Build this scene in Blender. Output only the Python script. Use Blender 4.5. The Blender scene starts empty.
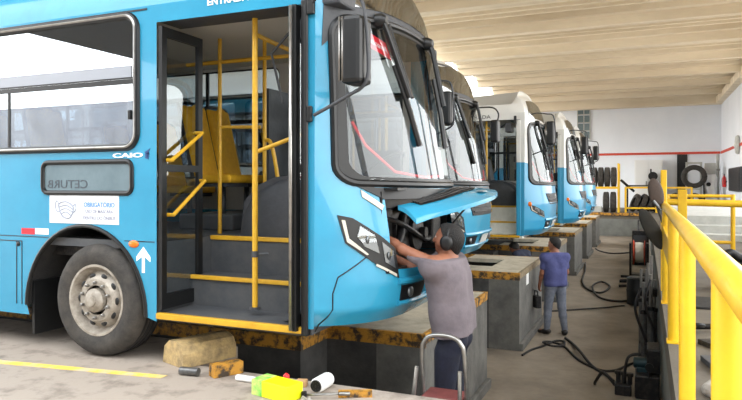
import bpy, bmesh, math, random
import numpy as np
from mathutils import Vector, Matrix
random.seed(7)
scene = bpy.context.scene
COL = scene.collection
PI = math.pi
# ------------------------------------------------------------------ camera
cd = bpy.data.cameras.new('camera')
cam = bpy.data.objects.new('camera', cd); COL.objects.link(cam)
cam.location = (0, 0, 1.52)
cam.rotation_euler = (PI/2, 0, math.atan(274/639))
cd.sensor_width = 36; cd.lens = 639/742*36; cd.shift_y = -16/742
cd.clip_start = .05; cd.clip_end = 300
scene.camera = cam
# ------------------------------------------------------------------ daylight
w = bpy.data.worlds.new('sky'); scene.world = w; w.use_nodes = True
nt = w.node_tree
bg = nt.nodes['Background']
tc = nt.nodes.new('ShaderNodeTexCoord'); sp = nt.nodes.new('ShaderNodeSeparateXYZ')
rp = nt.nodes.new('ShaderNodeValToRGB')
nt.links.new(tc.outputs['Generated'], sp.inputs[0]); nt.links.new(sp.outputs['Z'], rp.inputs[0])
rp.color_ramp.elements[0].position = 0.0; rp.color_ramp.elements[0].color = (1, .985, .95, 1)
rp.color_ramp.elements[1].position = .8; rp.color_ramp.elements[1].color = (.90, .95, 1, 1)
nt.links.new(rp.outputs[0], bg.inputs['Color'])
bg.inputs['Strength'].default_value = 5.7
vs = scene.view_settings
vs.view_transform = 'Standard'; vs.look = 'None'; vs.gamma = 1.0; vs.use_curve_mapping = False
vs.exposure = 0.0
def area(name, loc, rot, sx, sy, power, col=(1, 1, 1)):
    l = bpy.data.lights.new(name, 'AREA'); l.shape = 'RECTANGLE'; l.size = sx; l.size_y = sy
    l.energy = power; l.color = col
    o = bpy.data.objects.new(name, l); COL.objects.link(o); o.location = loc; o.rotation_euler = rot
    return o
# ------------------------------------------------------------------ materials
def lin(c):
    f = lambda v: (v/255/12.92) if v/255 <= .04045 else ((v/255+.055)/1.055)**2.4
    return (f(c[0]), f(c[1]), f(c[2]), 1)
def mat(name, c, rough=.5, metal=0, c2=None, scale=6, thr=(.35, .7), bump=0, bscale=40, coat=0, stretch=None, spec=.5):
    m = bpy.data.materials.new(name); m.use_nodes = True
    t = m.node_tree; b = t.nodes['Principled BSDF']
    b.inputs['Base Color'].default_value = lin(c); b.inputs['Roughness'].default_value = rough
    b.inputs['Metallic'].default_value = metal; b.inputs['Coat Weight'].default_value = coat
    b.inputs['Specular IOR Level'].default_value = spec
    tcn = t.nodes.new('ShaderNodeTexCoord'); src = tcn.outputs['Object']
    if stretch:
        mp = t.nodes.new('ShaderNodeMapping'); mp.inputs['Scale'].default_value = stretch
        t.links.new(src, mp.inputs[0]); src = mp.outputs[0]
    if c2:
        n = t.nodes.new('ShaderNodeTexNoise'); n.inputs['Scale'].default_value = scale; n.inputs['Detail'].default_value = 8
        n.inputs['Roughness'].default_value = .65
        r = t.nodes.new('ShaderNodeValToRGB')
        r.color_ramp.elements[0].position = thr[0]; r.color_ramp.elements[0].color = lin(c)
        r.color_ramp.elements[1].position = thr[1]; r.color_ramp.elements[1].color = lin(c2)
        t.links.new(src, n.inputs[0]); t.links.new(n.outputs['Fac'], r.inputs[0]); t.links.new(r.outputs[0], b.inputs['Base Color'])
    if bump:
        n2 = t.nodes.new('ShaderNodeTexNoise'); n2.inputs['Scale'].default_value = bscale; n2.inputs['Detail'].default_value = 5
        bp = t.nodes.new('ShaderNodeBump'); bp.inputs['Strength'].default_value = bump; bp.inputs['Distance'].default_value = .02
        t.links.new(src, n2.inputs[0]); t.links.new(n2.outputs['Fac'], bp.inputs['Height']); t.links.new(bp.outputs[0], b.inputs['Normal'])
    return m
def glass(name, tint, refl, rough=.01, edge=.5):
    m = bpy.data.materials.new(name); m.use_nodes = True; t = m.node_tree; t.nodes.clear()
    o = t.nodes.new('ShaderNodeOutputMaterial'); mx = t.nodes.new('ShaderNodeMixShader')
    tr = t.nodes.new('ShaderNodeBsdfTransparent'); tr.inputs[0].default_value = (*tint, 1)
    g = t.nodes.new('ShaderNodeBsdfGlossy'); g.inputs['Roughness'].default_value = rough; g.inputs['Color'].default_value = (.93, .97, 1, 1)
    lw = t.nodes.new('ShaderNodeLayerWeight'); lw.inputs['Blend'].default_value = .35
    mr = t.nodes.new('ShaderNodeMapRange'); mr.inputs['To Min'].default_value = refl; mr.inputs['To Max'].default_value = edge
    t.links.new(lw.outputs['Facing'], mr.inputs['Value']); t.links.new(mr.outputs[0], mx.inputs[0])
    t.links.new(tr.outputs[0], mx.inputs[1]); t.links.new(g.outputs[0], mx.inputs[2]); t.links.new(mx.outputs[0], o.inputs['Surface'])
    return m
def paint_two(name, low, high, zc, slope=.25):
    m = mat(name, low, .28, 0, coat=.4); t = m.node_tree; b = t.nodes['Principled BSDF']
    tcn = t.nodes.new('ShaderNodeTexCoord'); s = t.nodes.new('ShaderNodeSeparateXYZ'); g = t.nodes.new('ShaderNodeMath'); g.operation = 'MULTIPLY_ADD'
    g.inputs[1].default_value = slope; gt = t.nodes.new('ShaderNodeMath'); gt.operation = 'GREATER_THAN'; gt.inputs[1].default_value = zc
    mx = t.nodes.new('ShaderNodeMix'); mx.data_type = 'RGBA'
    mx.inputs[6].default_value = lin(low); mx.inputs[7].default_value = lin(high)
    t.links.new(tcn.outputs['Object'], s.inputs[0]); t.links.new(s.outputs['Y'], g.inputs[0]); t.links.new(s.outputs['Z'], g.inputs[2])
    t.links.new(g.outputs[0], gt.inputs[0]); t.links.new(gt.outputs[0], mx.inputs[0]); t.links.new(mx.outputs[2], b.inputs['Base Color'])
    return m
M = {}
M['blue'] = mat('blue_paint', (45, 146, 181), .25, 0, (41, 137, 172), 3, (.4, .7), coat=.5)
M['bluewhite'] = paint_two('blue_white_paint', (52, 146, 186), (222, 222, 218), 1.66)
M['bluepale'] = paint_two('blue_pale_paint', (45, 146, 181), (224, 225, 222), 1.6, 0)
M['white'] = mat('white_paint', (236, 236, 234), .4)
M['cream'] = mat('cream_liner', (196, 194, 188), .6)
M['black'] = mat('black_trim', (13, 14, 15), .42, 0, (22, 23, 24), 20)
M['rubber'] = mat('rubber', (27, 27, 28), .75, 0, (46, 44, 42), 9, bump=.2, bscale=80)
M['tread'] = mat('tread_rubber', (44, 42, 40), .8, 0, (74, 69, 63), 7, bump=.25, bscale=60)
M['dgrey'] = mat('dark_grey_plastic', (58, 60, 64), .55, 0, (70, 72, 76), 8, bump=.1)
M['step'] = mat('ribbed_vinyl', (66, 69, 73), .6, 0, (86, 86, 86), 5, bump=.1)
M['palestep'] = mat('pale_step', (232, 232, 224), .6, 0, (212, 212, 204), 6)
M['yellow'] = mat('yellow_enamel', (240, 196, 20), .38, 0, (226, 176, 18), 6, (.45, .75), coat=.2)
M['rail'] = mat('rail_yellow', (240, 194, 36), .4, 0, (228, 174, 28), 3, (.4, .72), coat=.2)
M['pole'] = mat('pole_yellow', (214, 168, 44), .35, 0, (196, 146, 32), 8)
M['seat'] = mat('seat_yellow', (240, 186, 40), .7, 0, (224, 166, 30), 20)
M['eave'] = mat('eave_dark', (78, 78, 78), .9, 0, (64, 64, 66), 1)
M['edgeend'] = mat('end_edge', (140, 124, 96), .8, 0, (96, 84, 64), 8, (.4, .65), bump=.2)
M['worn'] = mat('worn_yellow_edge', (190, 136, 46), .65, .1, (62, 50, 38), 9, (.46, .58), bump=.3)
M['wornlight'] = mat('worn_concrete_yellow', (196, 168, 116), .85, 0, (146, 126, 92), 12, (.4, .65), bump=.4)
M['island'] = mat('dark_concrete', (46, 46, 46), .82, 0, (84, 82, 79), 2.4, (.35, .72), bump=.3, bscale=14)  # darker mottled tone for the long sides, end walls are paler
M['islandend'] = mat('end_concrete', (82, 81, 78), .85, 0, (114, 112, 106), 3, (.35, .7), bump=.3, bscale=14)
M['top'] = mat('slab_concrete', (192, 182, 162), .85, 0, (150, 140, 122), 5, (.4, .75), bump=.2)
M['deck'] = mat('deck_concrete', (162, 150, 138), .8, 0, (98, 89, 80), 3.2, (.5, .74), bump=.25, bscale=18)
M['walk'] = mat('walkway_concrete', (108, 100, 88), .8, 0, (82, 75, 66), 1.6, (.4, .75), bump=.2)
M['pit'] = mat('pit_concrete', (148, 136, 120), .7, 0, (104, 94, 82), 1.1, (.35, .75), bump=.2, bscale=10)
M['pitwall'] = mat('pit_wall_concrete', (126, 128, 122), .85, 0, (98, 98, 94), 1.5, bump=.2)
M['ceil'] = mat('ceiling_concrete', (242, 228, 202), .9, 0, (208, 190, 160), .55, (.42, .78), bump=.15, stretch=(.25, 3, 1))
M['wall'] = mat('wall_white', (240, 243, 248), .85, 0, (232, 236, 242), .5)
M['walllow'] = mat('wall_low_white', (246, 246, 244), .8)
M['red'] = mat('red_stripe', (206, 70, 50), .6)
M['redp'] = mat('red_plastic', (206, 34, 34), .4)
M['steel'] = mat('brushed_steel', (168, 166, 162), .3, .9, (140, 138, 134), 14)
M['rim'] = mat('rim_steel', (176, 168, 156), .55, .35, (120, 110, 98), 8, (.4, .7), bump=.15)
M['dark'] = mat('dark_metal', (34, 34, 36), .5, .5, (62, 58, 54), 16, (.45, .7), bump=.3)
M['pipe'] = mat('grey_pipe', (120, 120, 120), .4, .6, (78, 76, 74), 12)
M['orange'] = mat('orange_lens', (240, 120, 30), .25)
M['amberw'] = mat('pale_lens', (196, 192, 178), .2)
M['sign'] = mat('sign_white', (222, 226, 230), .5)
M['signblue'] = mat('sign_blue', (150, 156, 172), .5)
M['signtext'] = mat('sign_grey', (142, 142, 160), .5)
M['signhead'] = mat('sign_heading', (82, 140, 206), .5)
M['reflstrip'] = mat('painted_reflection', (150, 154, 162), .4)  # pale tone standing in for the frame's reflection on the glass
M['logo'] = mat('logo_white', (240, 244, 246), .4)
M['logoblue'] = mat('logo_blue', (28, 66, 120), .4)
M['redsign'] = mat('red_card', (222, 30, 48), .5)
M['marker'] = mat('marker_ink', (62, 70, 78), .6)
M['lens'] = mat('lamp_reflector', (120, 124, 126), .3, .7)
M['lensglass'] = glass('lamp_glass', (.85, .87, .88), .10, .02, .4)
M['pane'] = glass('side_glass', (.62, .68, .72), .34, .01, .75)
M['ws'] = glass('windscreen_glass', (.78, .80, .79), .06, .01, .28)
M['clear'] = glass('door_glass', (.72, .76, .78), .08, .02, .4)
M['visor'] = glass('visor_glass', (.10, .09, .08), .28, .06, .6)
M['lowpane'] = mat('smoked_pane', (98, 116, 122), .15, 0, (112, 130, 136), 4, coat=.5)
M['mirror'] = mat('mirror_glass', (210, 214, 216), .05, 1)
M['skin'] = mat('skin', (150, 98, 74), .55, 0, (134, 86, 64), 14)
M['hair'] = mat('hair', (12, 10, 9), .7, 0, (24, 20, 18), 60, bump=.6, bscale=120)
M['shirt'] = mat('grey_shirt', (116, 107, 112), .9, 0, (100, 92, 97), 7, bump=.25, bscale=22)
M['shirtblue'] = mat('blue_shirt', (78, 82, 128), .9, 0, (62, 66, 112), 9, bump=.25, bscale=24)
M['shirtnavy'] = mat('navy_shirt', (30, 34, 52), .9, 0, (40, 44, 62), 9, bump=.2, bscale=24)
M['navy'] = mat('navy_trousers', (15, 18, 32), .85, 0, (26, 30, 50), 8, bump=.25, bscale=24)
M['jeans'] = mat('grey_jeans', (92, 97, 110), .9, 0, (122, 127, 138), 10, bump=.25, bscale=26)
M['shoe'] = mat('boot_leather', (28, 26, 26), .5)
M['maroon'] = mat('maroon_step', (118, 62, 58), .6, 0, (96, 46, 44), 12)
M['lime'] = mat('lime_card', (232, 232, 20), .45)
M['limegreen'] = mat('green_card', (96, 190, 70), .5, 0, (200, 220, 120), 12, (.4, .6))
M['hose'] = mat('black_hose', (24, 22, 22), .6)
M['teal'] = mat('teal_motor', (30, 66, 74), .5, .2, (22, 38, 42), 12)
M['reel'] = mat('red_reel', (206, 74, 40), .5, 0, (170, 56, 30), 9)
M['pad'] = mat('dark_olive_pad', (42, 40, 35), .8, 0, (52, 49, 43), 9, bump=.2)
M['padb'] = mat('dark_brown_pad', (84, 70, 62), .7, 0, (66, 54, 48), 9, bump=.2)
M['palegrey'] = mat('pale_grey_metal', (196, 196, 190), .6, 0, (174, 174, 168), 4)
M['cloth'] = mat('grey_rag', (164, 158, 150), .9, 0, (126, 120, 112), 12, bump=.5)
# ------------------------------------------------------------------ mesh helpers
LOCAL = set()
class MB:
    def __init__(s): s.v = []; s.f = []; s.sm = []
    def add(s, vs, fs, smooth=False):
        o = len(s.v); s.v += [tuple(p) for p in vs]; s.f += [tuple(i+o for i in f) for f in fs]; s.sm += [smooth]*len(fs); return s
    def box(s, lo, hi, bev=0, rot=None, piv=None):
        bm = bmesh.new(); bmesh.ops.create_cube(bm, size=1)
        lo = Vector(lo); hi = Vector(hi); c = (lo+hi)/2; d = hi-lo
        for v in bm.verts: v.co = Vector((v.co.x*d.x, v.co.y*d.y, v.co.z*d.z))
        if bev: bmesh.ops.bevel(bm, geom=bm.edges[:], offset=bev, segments=2, affect='EDGES', profile=.5)
        bm.verts.index_update()
        P = [v.co.copy() for v in bm.verts]
        if rot is not None:
            R = rot; pv = Vector(piv)-c if piv is not None else Vector((0, 0, 0))
            P = [R @ (p-pv)+pv for p in P]
        s.add([p+c for p in P], [[v.index for v in f.verts] for f in bm.faces]); bm.free(); return s
    def tube(s, pts, r, n=10, cap=True, closed=False):
        pts = [Vector(p) for p in pts]; N = len(pts)
        rs = r if isinstance(r, (list, tuple)) else [r]*N
        vs = []; up = None
        for i, p in enumerate(pts):
            a = pts[(i-1) % N] if (closed or i > 0) else p; b = pts[(i+1) % N] if (closed or i < N-1) else p
            t = (b-a).normalized()
            if up is None: up = Vector((0, 0, 1)) if abs(t.z) < .9 else Vector((1, 0, 0))
            x = up.cross(t)
            if x.length < 1e-5: x = Vector((1, .3, 0)).cross(t)
            x.normalize(); y = t.cross(x); up = y
            for k in range(n):
                q = 2*PI*k/n; vs.append(p+(x*math.cos(q)+y*math.sin(q))*rs[i])
        fs = []
        for i in range(N if closed else N-1):
            j = (i+1) % N
            for k in range(n): fs.append((i*n+k, i*n+(k+1) % n, j*n+(k+1) % n, j*n+k))
        s.add(vs, fs, True)
        if cap and not closed:
            s.f += [tuple(len(s.v)-N*n+k for k in range(n))[::-1], tuple(len(s.v)-n+k for k in range(n))]; s.sm += [False, False]
        return s
    def lathe(s, prof, o, ax='y', n=32, cap=True):
        # prof: list of (radius, along)
        vs = []; fs = []; o = Vector(o)
        for (r, a) in prof:
            for k in range(n):
                q = 2*PI*k/n; c, d = r*math.cos(q), r*math.sin(q)
                vs.append(o+Vector({'x': (a, c, d), 'y': (c, a, d), 'z': (c, d, a)}[ax]))
        for i in range(len(prof)-1):
            for k in range(n): fs.append((i*n+k, i*n+(k+1) % n, (i+1)*n+(k+1) % n, (i+1)*n+k))
        s.add(vs, fs, True)
        b = len(s.v)-len(prof)*n
        if cap and prof[0][0] > 1e-4: s.f.append(tuple(b+k for k in range(n))); s.sm.append(False)
        if cap and prof[-1][0] > 1e-4: s.f.append(tuple(b+(len(prof)-1)*n+k for k in range(n))); s.sm.append(False)
        return s
    def ell(s, c, r, rot=None, n=16, m=10):
        vs = []; fs = []; c = Vector(c)
        for i in range(m+1):
            t = PI*i/m
            for k in range(n):
                q = 2*PI*k/n; p = Vector((r[0]*math.sin(t)*math.cos(q), r[1]*math.sin(t)*math.sin(q), r[2]*math.cos(t)))
                vs.append(c+(rot @ p if rot else p))
        for i in range(m):
            for k in range(n): fs.append((i*n+k, (i+1)*n+k, (i+1)*n+(k+1) % n, i*n+(k+1) % n))
        return s.add(vs, fs, True)
    def prism(s, poly, z0, z1):
        n = len(poly); vs = [(x, y, z0) for x, y in poly]+[(x, y, z1) for x, y in poly]
        fs = [tuple(range(n))[::-1], tuple(range(n, 2*n))]+[(i, (i+1) % n, n+(i+1) % n, n+i) for i in range(n)]
        return s.add(vs, fs)
    def extr(s, poly, d):
        n = len(poly); poly = [Vector(p) for p in poly]; d = Vector(d)
        fs = [tuple(range(n)), tuple(range(n, 2*n))[::-1]]+[(i, n+i, n+(i+1) % n, (i+1) % n) for i in range(n)]
        return s.add(poly+[p+d for p in poly], fs)
    def mesh(s, name, off=(0, 0, 0), fix=True):
        bm = bmesh.new(); off = Vector(off)
        V = [bm.verts.new(Vector(p)-off) for p in s.v]
        for f, sm in zip(s.f, s.sm):
            g = []
            for i in f:
                if V[i] not in g: g.append(V[i])
            if len(g) < 3: continue
            try: bf = bm.faces.new(g); bf.smooth = sm
            except ValueError: pass
        if fix:
            bmesh.ops.remove_doubles(bm, verts=bm.verts[:], dist=1e-5)
            bmesh.ops.recalc_face_normals(bm, faces=bm.faces[:])
        for e in bm.edges:
            if len(e.link_faces) == 2 and e.calc_face_angle(0) > .7: e.smooth = False
        me = bpy.data.meshes.new(name); bm.to_mesh(me); bm.free(); return me
def tag(o, label, cat, group=None):
    o['label'] = label; o['category'] = cat
    if group: o['group'] = group
    return o
def root(name, loc, label, cat, group=None):
    o = bpy.data.objects.new(name, None); COL.objects.link(o); o.location = loc; o.empty_display_size = .2
    return tag(o, label, cat, group)
def part(name, mb, m, parent, label=None, fix=True):
    base = parent
    while base.parent: base = base.parent
    acc = Vector((0, 0, 0)) if base.name in LOCAL else Vector(base.location)
    me = mb.mesh(name, acc, fix) if isinstance(mb, MB) else mb
    o = bpy.data.objects.new(name, me); COL.objects.link(o); o.parent = parent
    if m: me.materials.clear(); me.materials.append(m)
    if label: o['label'] = label
    return o
def solo(name, mb, m, label=None, cat=None, group=None, kind=None, fix=True):
    vs = np.array(mb.v); lo, hi = vs.min(0), vs.max(0); c = Vector(((lo[0]+hi[0])/2, (lo[1]+hi[1])/2, lo[2]))
    me = mb.mesh(name, c, fix); me.materials.append(m)
    o = bpy.data.objects.new(name, me); COL.objects.link(o); o.location = c
    if kind: o['kind'] = kind
    if label: tag(o, label, cat, group)
    return o
def struct(name, mb, m): return solo(name, mb, m, kind='structure')
def children(o): return [c for c in bpy.data.objects if c.parent == o]
def copy_tree(o, par=None):
    kids = children(o); c = o.copy(); COL.objects.link(c)
    if par: c.parent = par
    for k in kids: copy_tree(k, c)
    return c
def rrect(x0, z0, x1, z1, r, n=6):
    P = []
    for cx, cz, a in ((x1-r, z1-r, 0), (x0+r, z1-r, 90), (x0+r, z0+r, 180), (x1-r, z0+r, 270)):
        for k in range(n+1):
            q = math.radians(a+90*k/n); P.append((cx+r*math.cos(q), cz+r*math.sin(q)))
    return P
def spline(P, n=6, closed=False):
    P = [Vector(p) for p in P]; out = []; N = len(P)
    for i in range(N if closed else N-1):
        g = (lambda j: P[j % N]) if closed else (lambda j: P[min(max(j, 0), N-1)])
        a, b, c, d = g(i-1), g(i), g(i+1), g(i+2)
        for k in range(n):
            t = k/n; out.append(.5*((2*b)+(c-a)*t+(2*a-5*b+4*c-d)*t*t+(3*b-a-3*c+d)*t**3))
    if not closed: out.append(P[-1])
    return out
def text_mb(body, size, mapf, depth=.003, align='CENTER', bold=0):
    cu = bpy.data.curves.new('txt', 'FONT'); cu.body = body; cu.size = size; cu.align_x = align; cu.align_y = 'CENTER'; cu.extrude = depth; cu.offset = bold; cu.resolution_u = 3
    o = bpy.data.objects.new('txt', cu); COL.objects.link(o)
    dg = bpy.context.evaluated_depsgraph_get(); me = bpy.data.meshes.new_from_object(o.evaluated_get(dg))
    mb = MB(); mb.add([mapf(v.co.x, v.co.y, v.co.z) for v in me.vertices], [tuple(p.vertices) for p in me.polygons])
    bpy.data.objects.remove(o); bpy.data.curves.remove(cu); bpy.data.meshes.remove(me); return mb
# smooth organic surfaces: signed distance of tapered capsules, meshed with surface nets
def sdf_mb(prims, vox=.009, k=.025, cuts=()):
    lo = np.min([np.minimum(np.array(p[0])-p[2], np.array(p[1])-p[3]) for p in prims], 0)-.05
    hi = np.max([np.maximum(np.array(p[0])+p[2], np.array(p[1])+p[3]) for p in prims], 0)+.05
    n = np.ceil((hi-lo)/vox).astype(int)+1
    D = np.full(n, 1.0, np.float32)
    ax = [lo[i]+vox*np.arange(n[i]) for i in range(3)]
    for p in prims:
        a, b, ra, rb = np.array(p[0], float), np.array(p[1], float), p[2], p[3]
        kk = p[4] if len(p) > 4 else k
        mg = kk*2+.03
        l = np.clip(((np.minimum(a-ra, b-rb)-mg-lo)/vox).astype(int), 0, n-1); h = np.clip(((np.maximum(a+ra, b+rb)+mg-lo)/vox).astype(int)+1, 1, n)
        sl = tuple(slice(l[i], h[i]) for i in range(3))
        X, Y, Z = np.meshgrid(*[ax[i][sl[i]] for i in range(3)], indexing='ij')
        ab = b-a; L = max(ab.dot(ab), 1e-9)
        t = np.clip(((X-a[0])*ab[0]+(Y-a[1])*ab[1]+(Z-a[2])*ab[2])/L, 0, 1)
        d = np.sqrt((X-a[0]-t*ab[0])**2+(Y-a[1]-t*ab[1])**2+(Z-a[2]-t*ab[2])**2)-(ra+(rb-ra)*t)
        o = D[sl]; hh = np.maximum(kk-np.abs(o-d), 0)/kk
        D[sl] = np.minimum(o, d)-hh*hh*kk*.25
    if cuts:
        X, Y, Z = np.meshgrid(*ax, indexing='ij')
        for (p, nn) in cuts:
            nn = np.array(nn, float); nn /= np.linalg.norm(nn)
            D = np.maximum(D, (X-p[0])*nn[0]+(Y-p[1])*nn[1]+(Z-p[2])*nn[2])
    S = D < 0
    cnt = np.zeros(np.array(D.shape)-1, int); acc = np.zeros(tuple(np.array(D.shape)-1)+(3,)); ne = np.zeros(cnt.shape)
    c8 = [(i, j, q) for i in (0, 1) for j in (0, 1) for q in (0, 1)]
    sub = lambda A, c: A[c[0]:A.shape[0]-1+c[0], c[1]:A.shape[1]-1+c[1], c[2]:A.shape[2]-1+c[2]]
    for c in c8: cnt += sub(S, c)
    act = (cnt > 0) & (cnt < 8)
    for c in c8:
        for q in range(3):
            if c[q] == 0:
                e = list(c); e[q] = 1
                d0, d1 = sub(D, c), sub(D, e); x = (d0 < 0) != (d1 < 0)
                t = np.where(x, d0/np.where(x, d0-d1, 1), 0)
                for r in range(3): acc[..., r] += np.where(x, c[r]+(t if r == q else 0), 0)
                ne += x
    idx = np.full(cnt.shape, -1); ii = np.argwhere(act); idx[act] = np.arange(len(ii))
    P = lo+vox*(ii+acc[act]/ne[act][:, None])
    F = []
    for q in range(3):
        u, v = [(1, 2), (2, 0), (0, 1)][q]
        a = np.swapaxes(S, 0, q) if False else S
        s0 = [slice(None)]*3; s1 = [slice(None)]*3; s0[q] = slice(0, -1); s1[q] = slice(1, None)
        E = np.argwhere(a[tuple(s0)] != a[tuple(s1)])
        E = E[(E[:, u] > 0) & (E[:, v] > 0) & (E[:, u] < cnt.shape[u]) & (E[:, v] < cnt.shape[v])]
        if not len(E): continue
        du = np.eye(3, dtype=int)[u]; dv = np.eye(3, dtype=int)[v]
        g = [idx[tuple((E-o).T)] for o in (0*du, du, du+dv, dv)]
        inside = a[tuple(E.T)]
        Q = np.stack(g, 1); Q[~inside] = Q[~inside][:, ::-1]
        F.append(Q)
    F = np.concatenate(F); F = F[(F >= 0).all(1)]
    mb = MB(); mb.add(P.tolist(), F.tolist(), True); return mb
# ------------------------------------------------------------------ setting
struct('floor', MB().prism([(-24, -9), (4.6, -9), (4.6, 4.35), (-3.5, 4.35), (-3.5, 5.0), (-24, 5.0)], -.3, 0), M['deck'])
struct('floor_walkway', MB().prism([(.2, 4.35), (4.6, 4.35), (4.6, 44.3), (-24, 44.3), (-24, 35.7), (.2, 35.7)], -.3, 0), M['walk'])
struct('ground', MB().box((-90, -90, -1.6), (90, 110, -1.5)), M['deck'])
for k in range(5): struct('floor_bay', MB().box((-20, 8.55+4.65*k, -1.2), (-3.75, 9.6+4.65*k, 0)), M['deck'])
struct('floor_pit', MB().box((-24, 3, -1.3), (2, 37, -1.2)), M['pit'])
struct('wall_pit_far', MB().box((-24, 35.7, -1.2), (.2, 36.1, -.3)), M['pitwall'])
struct('wall_pit_right', MB().box((.2, 4.35, -1.2), (.6, 35.7, -.3)), M['pitwall'])
struct('wall_pit_near', MB().prism([(-24, 4.6), (-3.9, 4.6), (-3.9, 3.95), (.6, 3.95), (.6, 4.35), (-3.5, 4.35), (-3.5, 5.0), (-24, 5.0)], -1.2, -.3), M['island'])
struct('trim_pit_edge', MB().box((-24, 35.62, -.12), (.2, 35.7, .02)), M['worn'])
struct('wall_back', MB().box((-10.5, 44, -.1), (5, 44.3, 7.6)), M['wall'])
struct('wall_right', MB().box((4.26, 33, 0), (4.6, 44, 7.1)).box((4.26, 4.4, 0), (4.6, 33, 1.1)).box((4.26, 2.4, 6.4), (4.6, 33, 7.1)), M['wall'])
for k in range(4): struct('trim_column', MB().box((4.2, 3+k*7.2, 0), (4.62, 3.45+k*7.2, 7.1)), M['wall'])
struct('wall_reflected', MB().box((-60, -30.4, -1.5), (40, -30, 8.0)), mat('reflected_wall', (150, 152, 158), .9, 0, (120, 122, 130), .3))  # unseen wall added so the lower bus panes reflect mid grey
struct('roof_yard', MB().box((-21, -29.9, 7.1), (8, -4.8, 7.4)), M['eave'])  # unseen roof mirrored in the bus window, brought forward to cut daylight there
struct('trim_1', MB().box((-10.5, 43.96, 3.36), (4.2, 44, 3.5)), M['red'])
struct('trim_2', MB().box((4.22, 33, 3.36), (4.26, 43.96, 3.5)), M['red'])
struct('trim_3', MB().box((3.9, 2.5, 6.35), (4.26, 43.9, 6.75), .03), M['ceil'])
c = MB()
c.box((-17, 2.4, 7.1), (5, 20, 7.3)).box((-8, 20, 7.1), (5, 44.3, 7.3))
y = 3.0
while y < 43.5:                                  # precast slabs: deep beams with stepped shoulders, small ribs between
    xl = -17 if y < 17 else -8
    c.box((xl, y, 6.55), (4.26, y+.34, 7.1)).box((xl, y+.34, 6.84), (4.26, y+.7, 7.1)).box((xl, y-.3, 6.84), (4.26, y, 7.1))
    for q in (1.2, 1.75, 2.3, 2.85): c.box((xl, y+q, 6.93), (4.26, y+q+.16, 7.1))
    y += 3.7
c.box((-8, 43.2, 6.35), (4.26, 44, 7.1))
struct('ceiling', c, M['ceil'])
f = MB()
for i in range(5): f.box((-4.1+.02, 43.9, 4.45+i*.53), (-3.3, 44, 4.5+i*.53))
for x in (-4.1, -3.7, -3.32): f.box((x, 43.9, 4.4), (x+.05, 44, 7.0))
wf = struct('window_1', f, M['palegrey'])
g = MB()
for i in range(5): g.box((-4.06, 43.93, 4.5+i*.53), (-3.32, 43.96, 4.94+i*.53))
gp = solo('pane', g, M['lowpane']); gp.location -= wf.location; gp.parent = wf
# painted line on the deck
struct('trim_4', MB().prism([(-14, 3.60), (-5.06, 3.72), (-3.48, 3.94), (-3.48, 4.02), (-5.06, 3.81), (-14, 3.69)], .0005, .004), M['rail_line'] if 'rail_line' in M else mat('floor_line', (232, 196, 84), .8, 0, (196, 184, 160), 5, (.45, .62)))
# ------------------------------------------------------------------ concrete islands between the inspection pits
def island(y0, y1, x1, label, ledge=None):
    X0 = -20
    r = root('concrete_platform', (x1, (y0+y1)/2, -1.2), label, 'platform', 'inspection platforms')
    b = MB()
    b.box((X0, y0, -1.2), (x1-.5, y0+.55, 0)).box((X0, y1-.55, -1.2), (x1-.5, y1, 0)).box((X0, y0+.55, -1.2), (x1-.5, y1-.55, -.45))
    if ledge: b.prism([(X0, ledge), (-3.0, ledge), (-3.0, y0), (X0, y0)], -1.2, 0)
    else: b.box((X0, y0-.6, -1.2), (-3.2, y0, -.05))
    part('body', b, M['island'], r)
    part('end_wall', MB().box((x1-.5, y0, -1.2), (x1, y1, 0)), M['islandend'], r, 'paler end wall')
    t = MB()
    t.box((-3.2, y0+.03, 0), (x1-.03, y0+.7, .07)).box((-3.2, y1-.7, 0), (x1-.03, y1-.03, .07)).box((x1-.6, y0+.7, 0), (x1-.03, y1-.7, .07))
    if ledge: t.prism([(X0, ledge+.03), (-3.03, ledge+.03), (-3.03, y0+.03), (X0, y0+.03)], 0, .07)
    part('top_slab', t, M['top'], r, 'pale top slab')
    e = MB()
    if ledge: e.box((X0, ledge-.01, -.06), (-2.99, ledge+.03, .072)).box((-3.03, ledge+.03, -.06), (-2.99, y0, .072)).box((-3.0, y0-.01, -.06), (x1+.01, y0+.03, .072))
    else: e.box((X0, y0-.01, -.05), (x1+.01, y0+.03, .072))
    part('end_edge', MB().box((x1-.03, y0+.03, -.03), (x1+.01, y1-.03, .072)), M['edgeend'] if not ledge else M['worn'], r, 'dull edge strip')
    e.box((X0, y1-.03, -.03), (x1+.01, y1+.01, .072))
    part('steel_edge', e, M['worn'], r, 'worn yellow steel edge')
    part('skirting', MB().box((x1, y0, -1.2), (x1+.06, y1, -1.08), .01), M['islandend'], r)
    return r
island(5.85, 8.5, -1.95, 'nearest concrete inspection platform, dark mottled side, under the nearest bus', 5.3)
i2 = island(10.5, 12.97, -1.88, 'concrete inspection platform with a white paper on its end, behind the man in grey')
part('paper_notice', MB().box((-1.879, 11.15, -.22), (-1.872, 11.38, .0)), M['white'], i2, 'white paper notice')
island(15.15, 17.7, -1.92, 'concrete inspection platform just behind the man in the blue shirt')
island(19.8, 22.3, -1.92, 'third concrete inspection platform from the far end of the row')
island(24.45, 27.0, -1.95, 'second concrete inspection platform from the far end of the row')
island(29.1, 31.5, -1.95, 'farthest concrete inspection platform, nearest the grey pit end wall')
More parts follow.
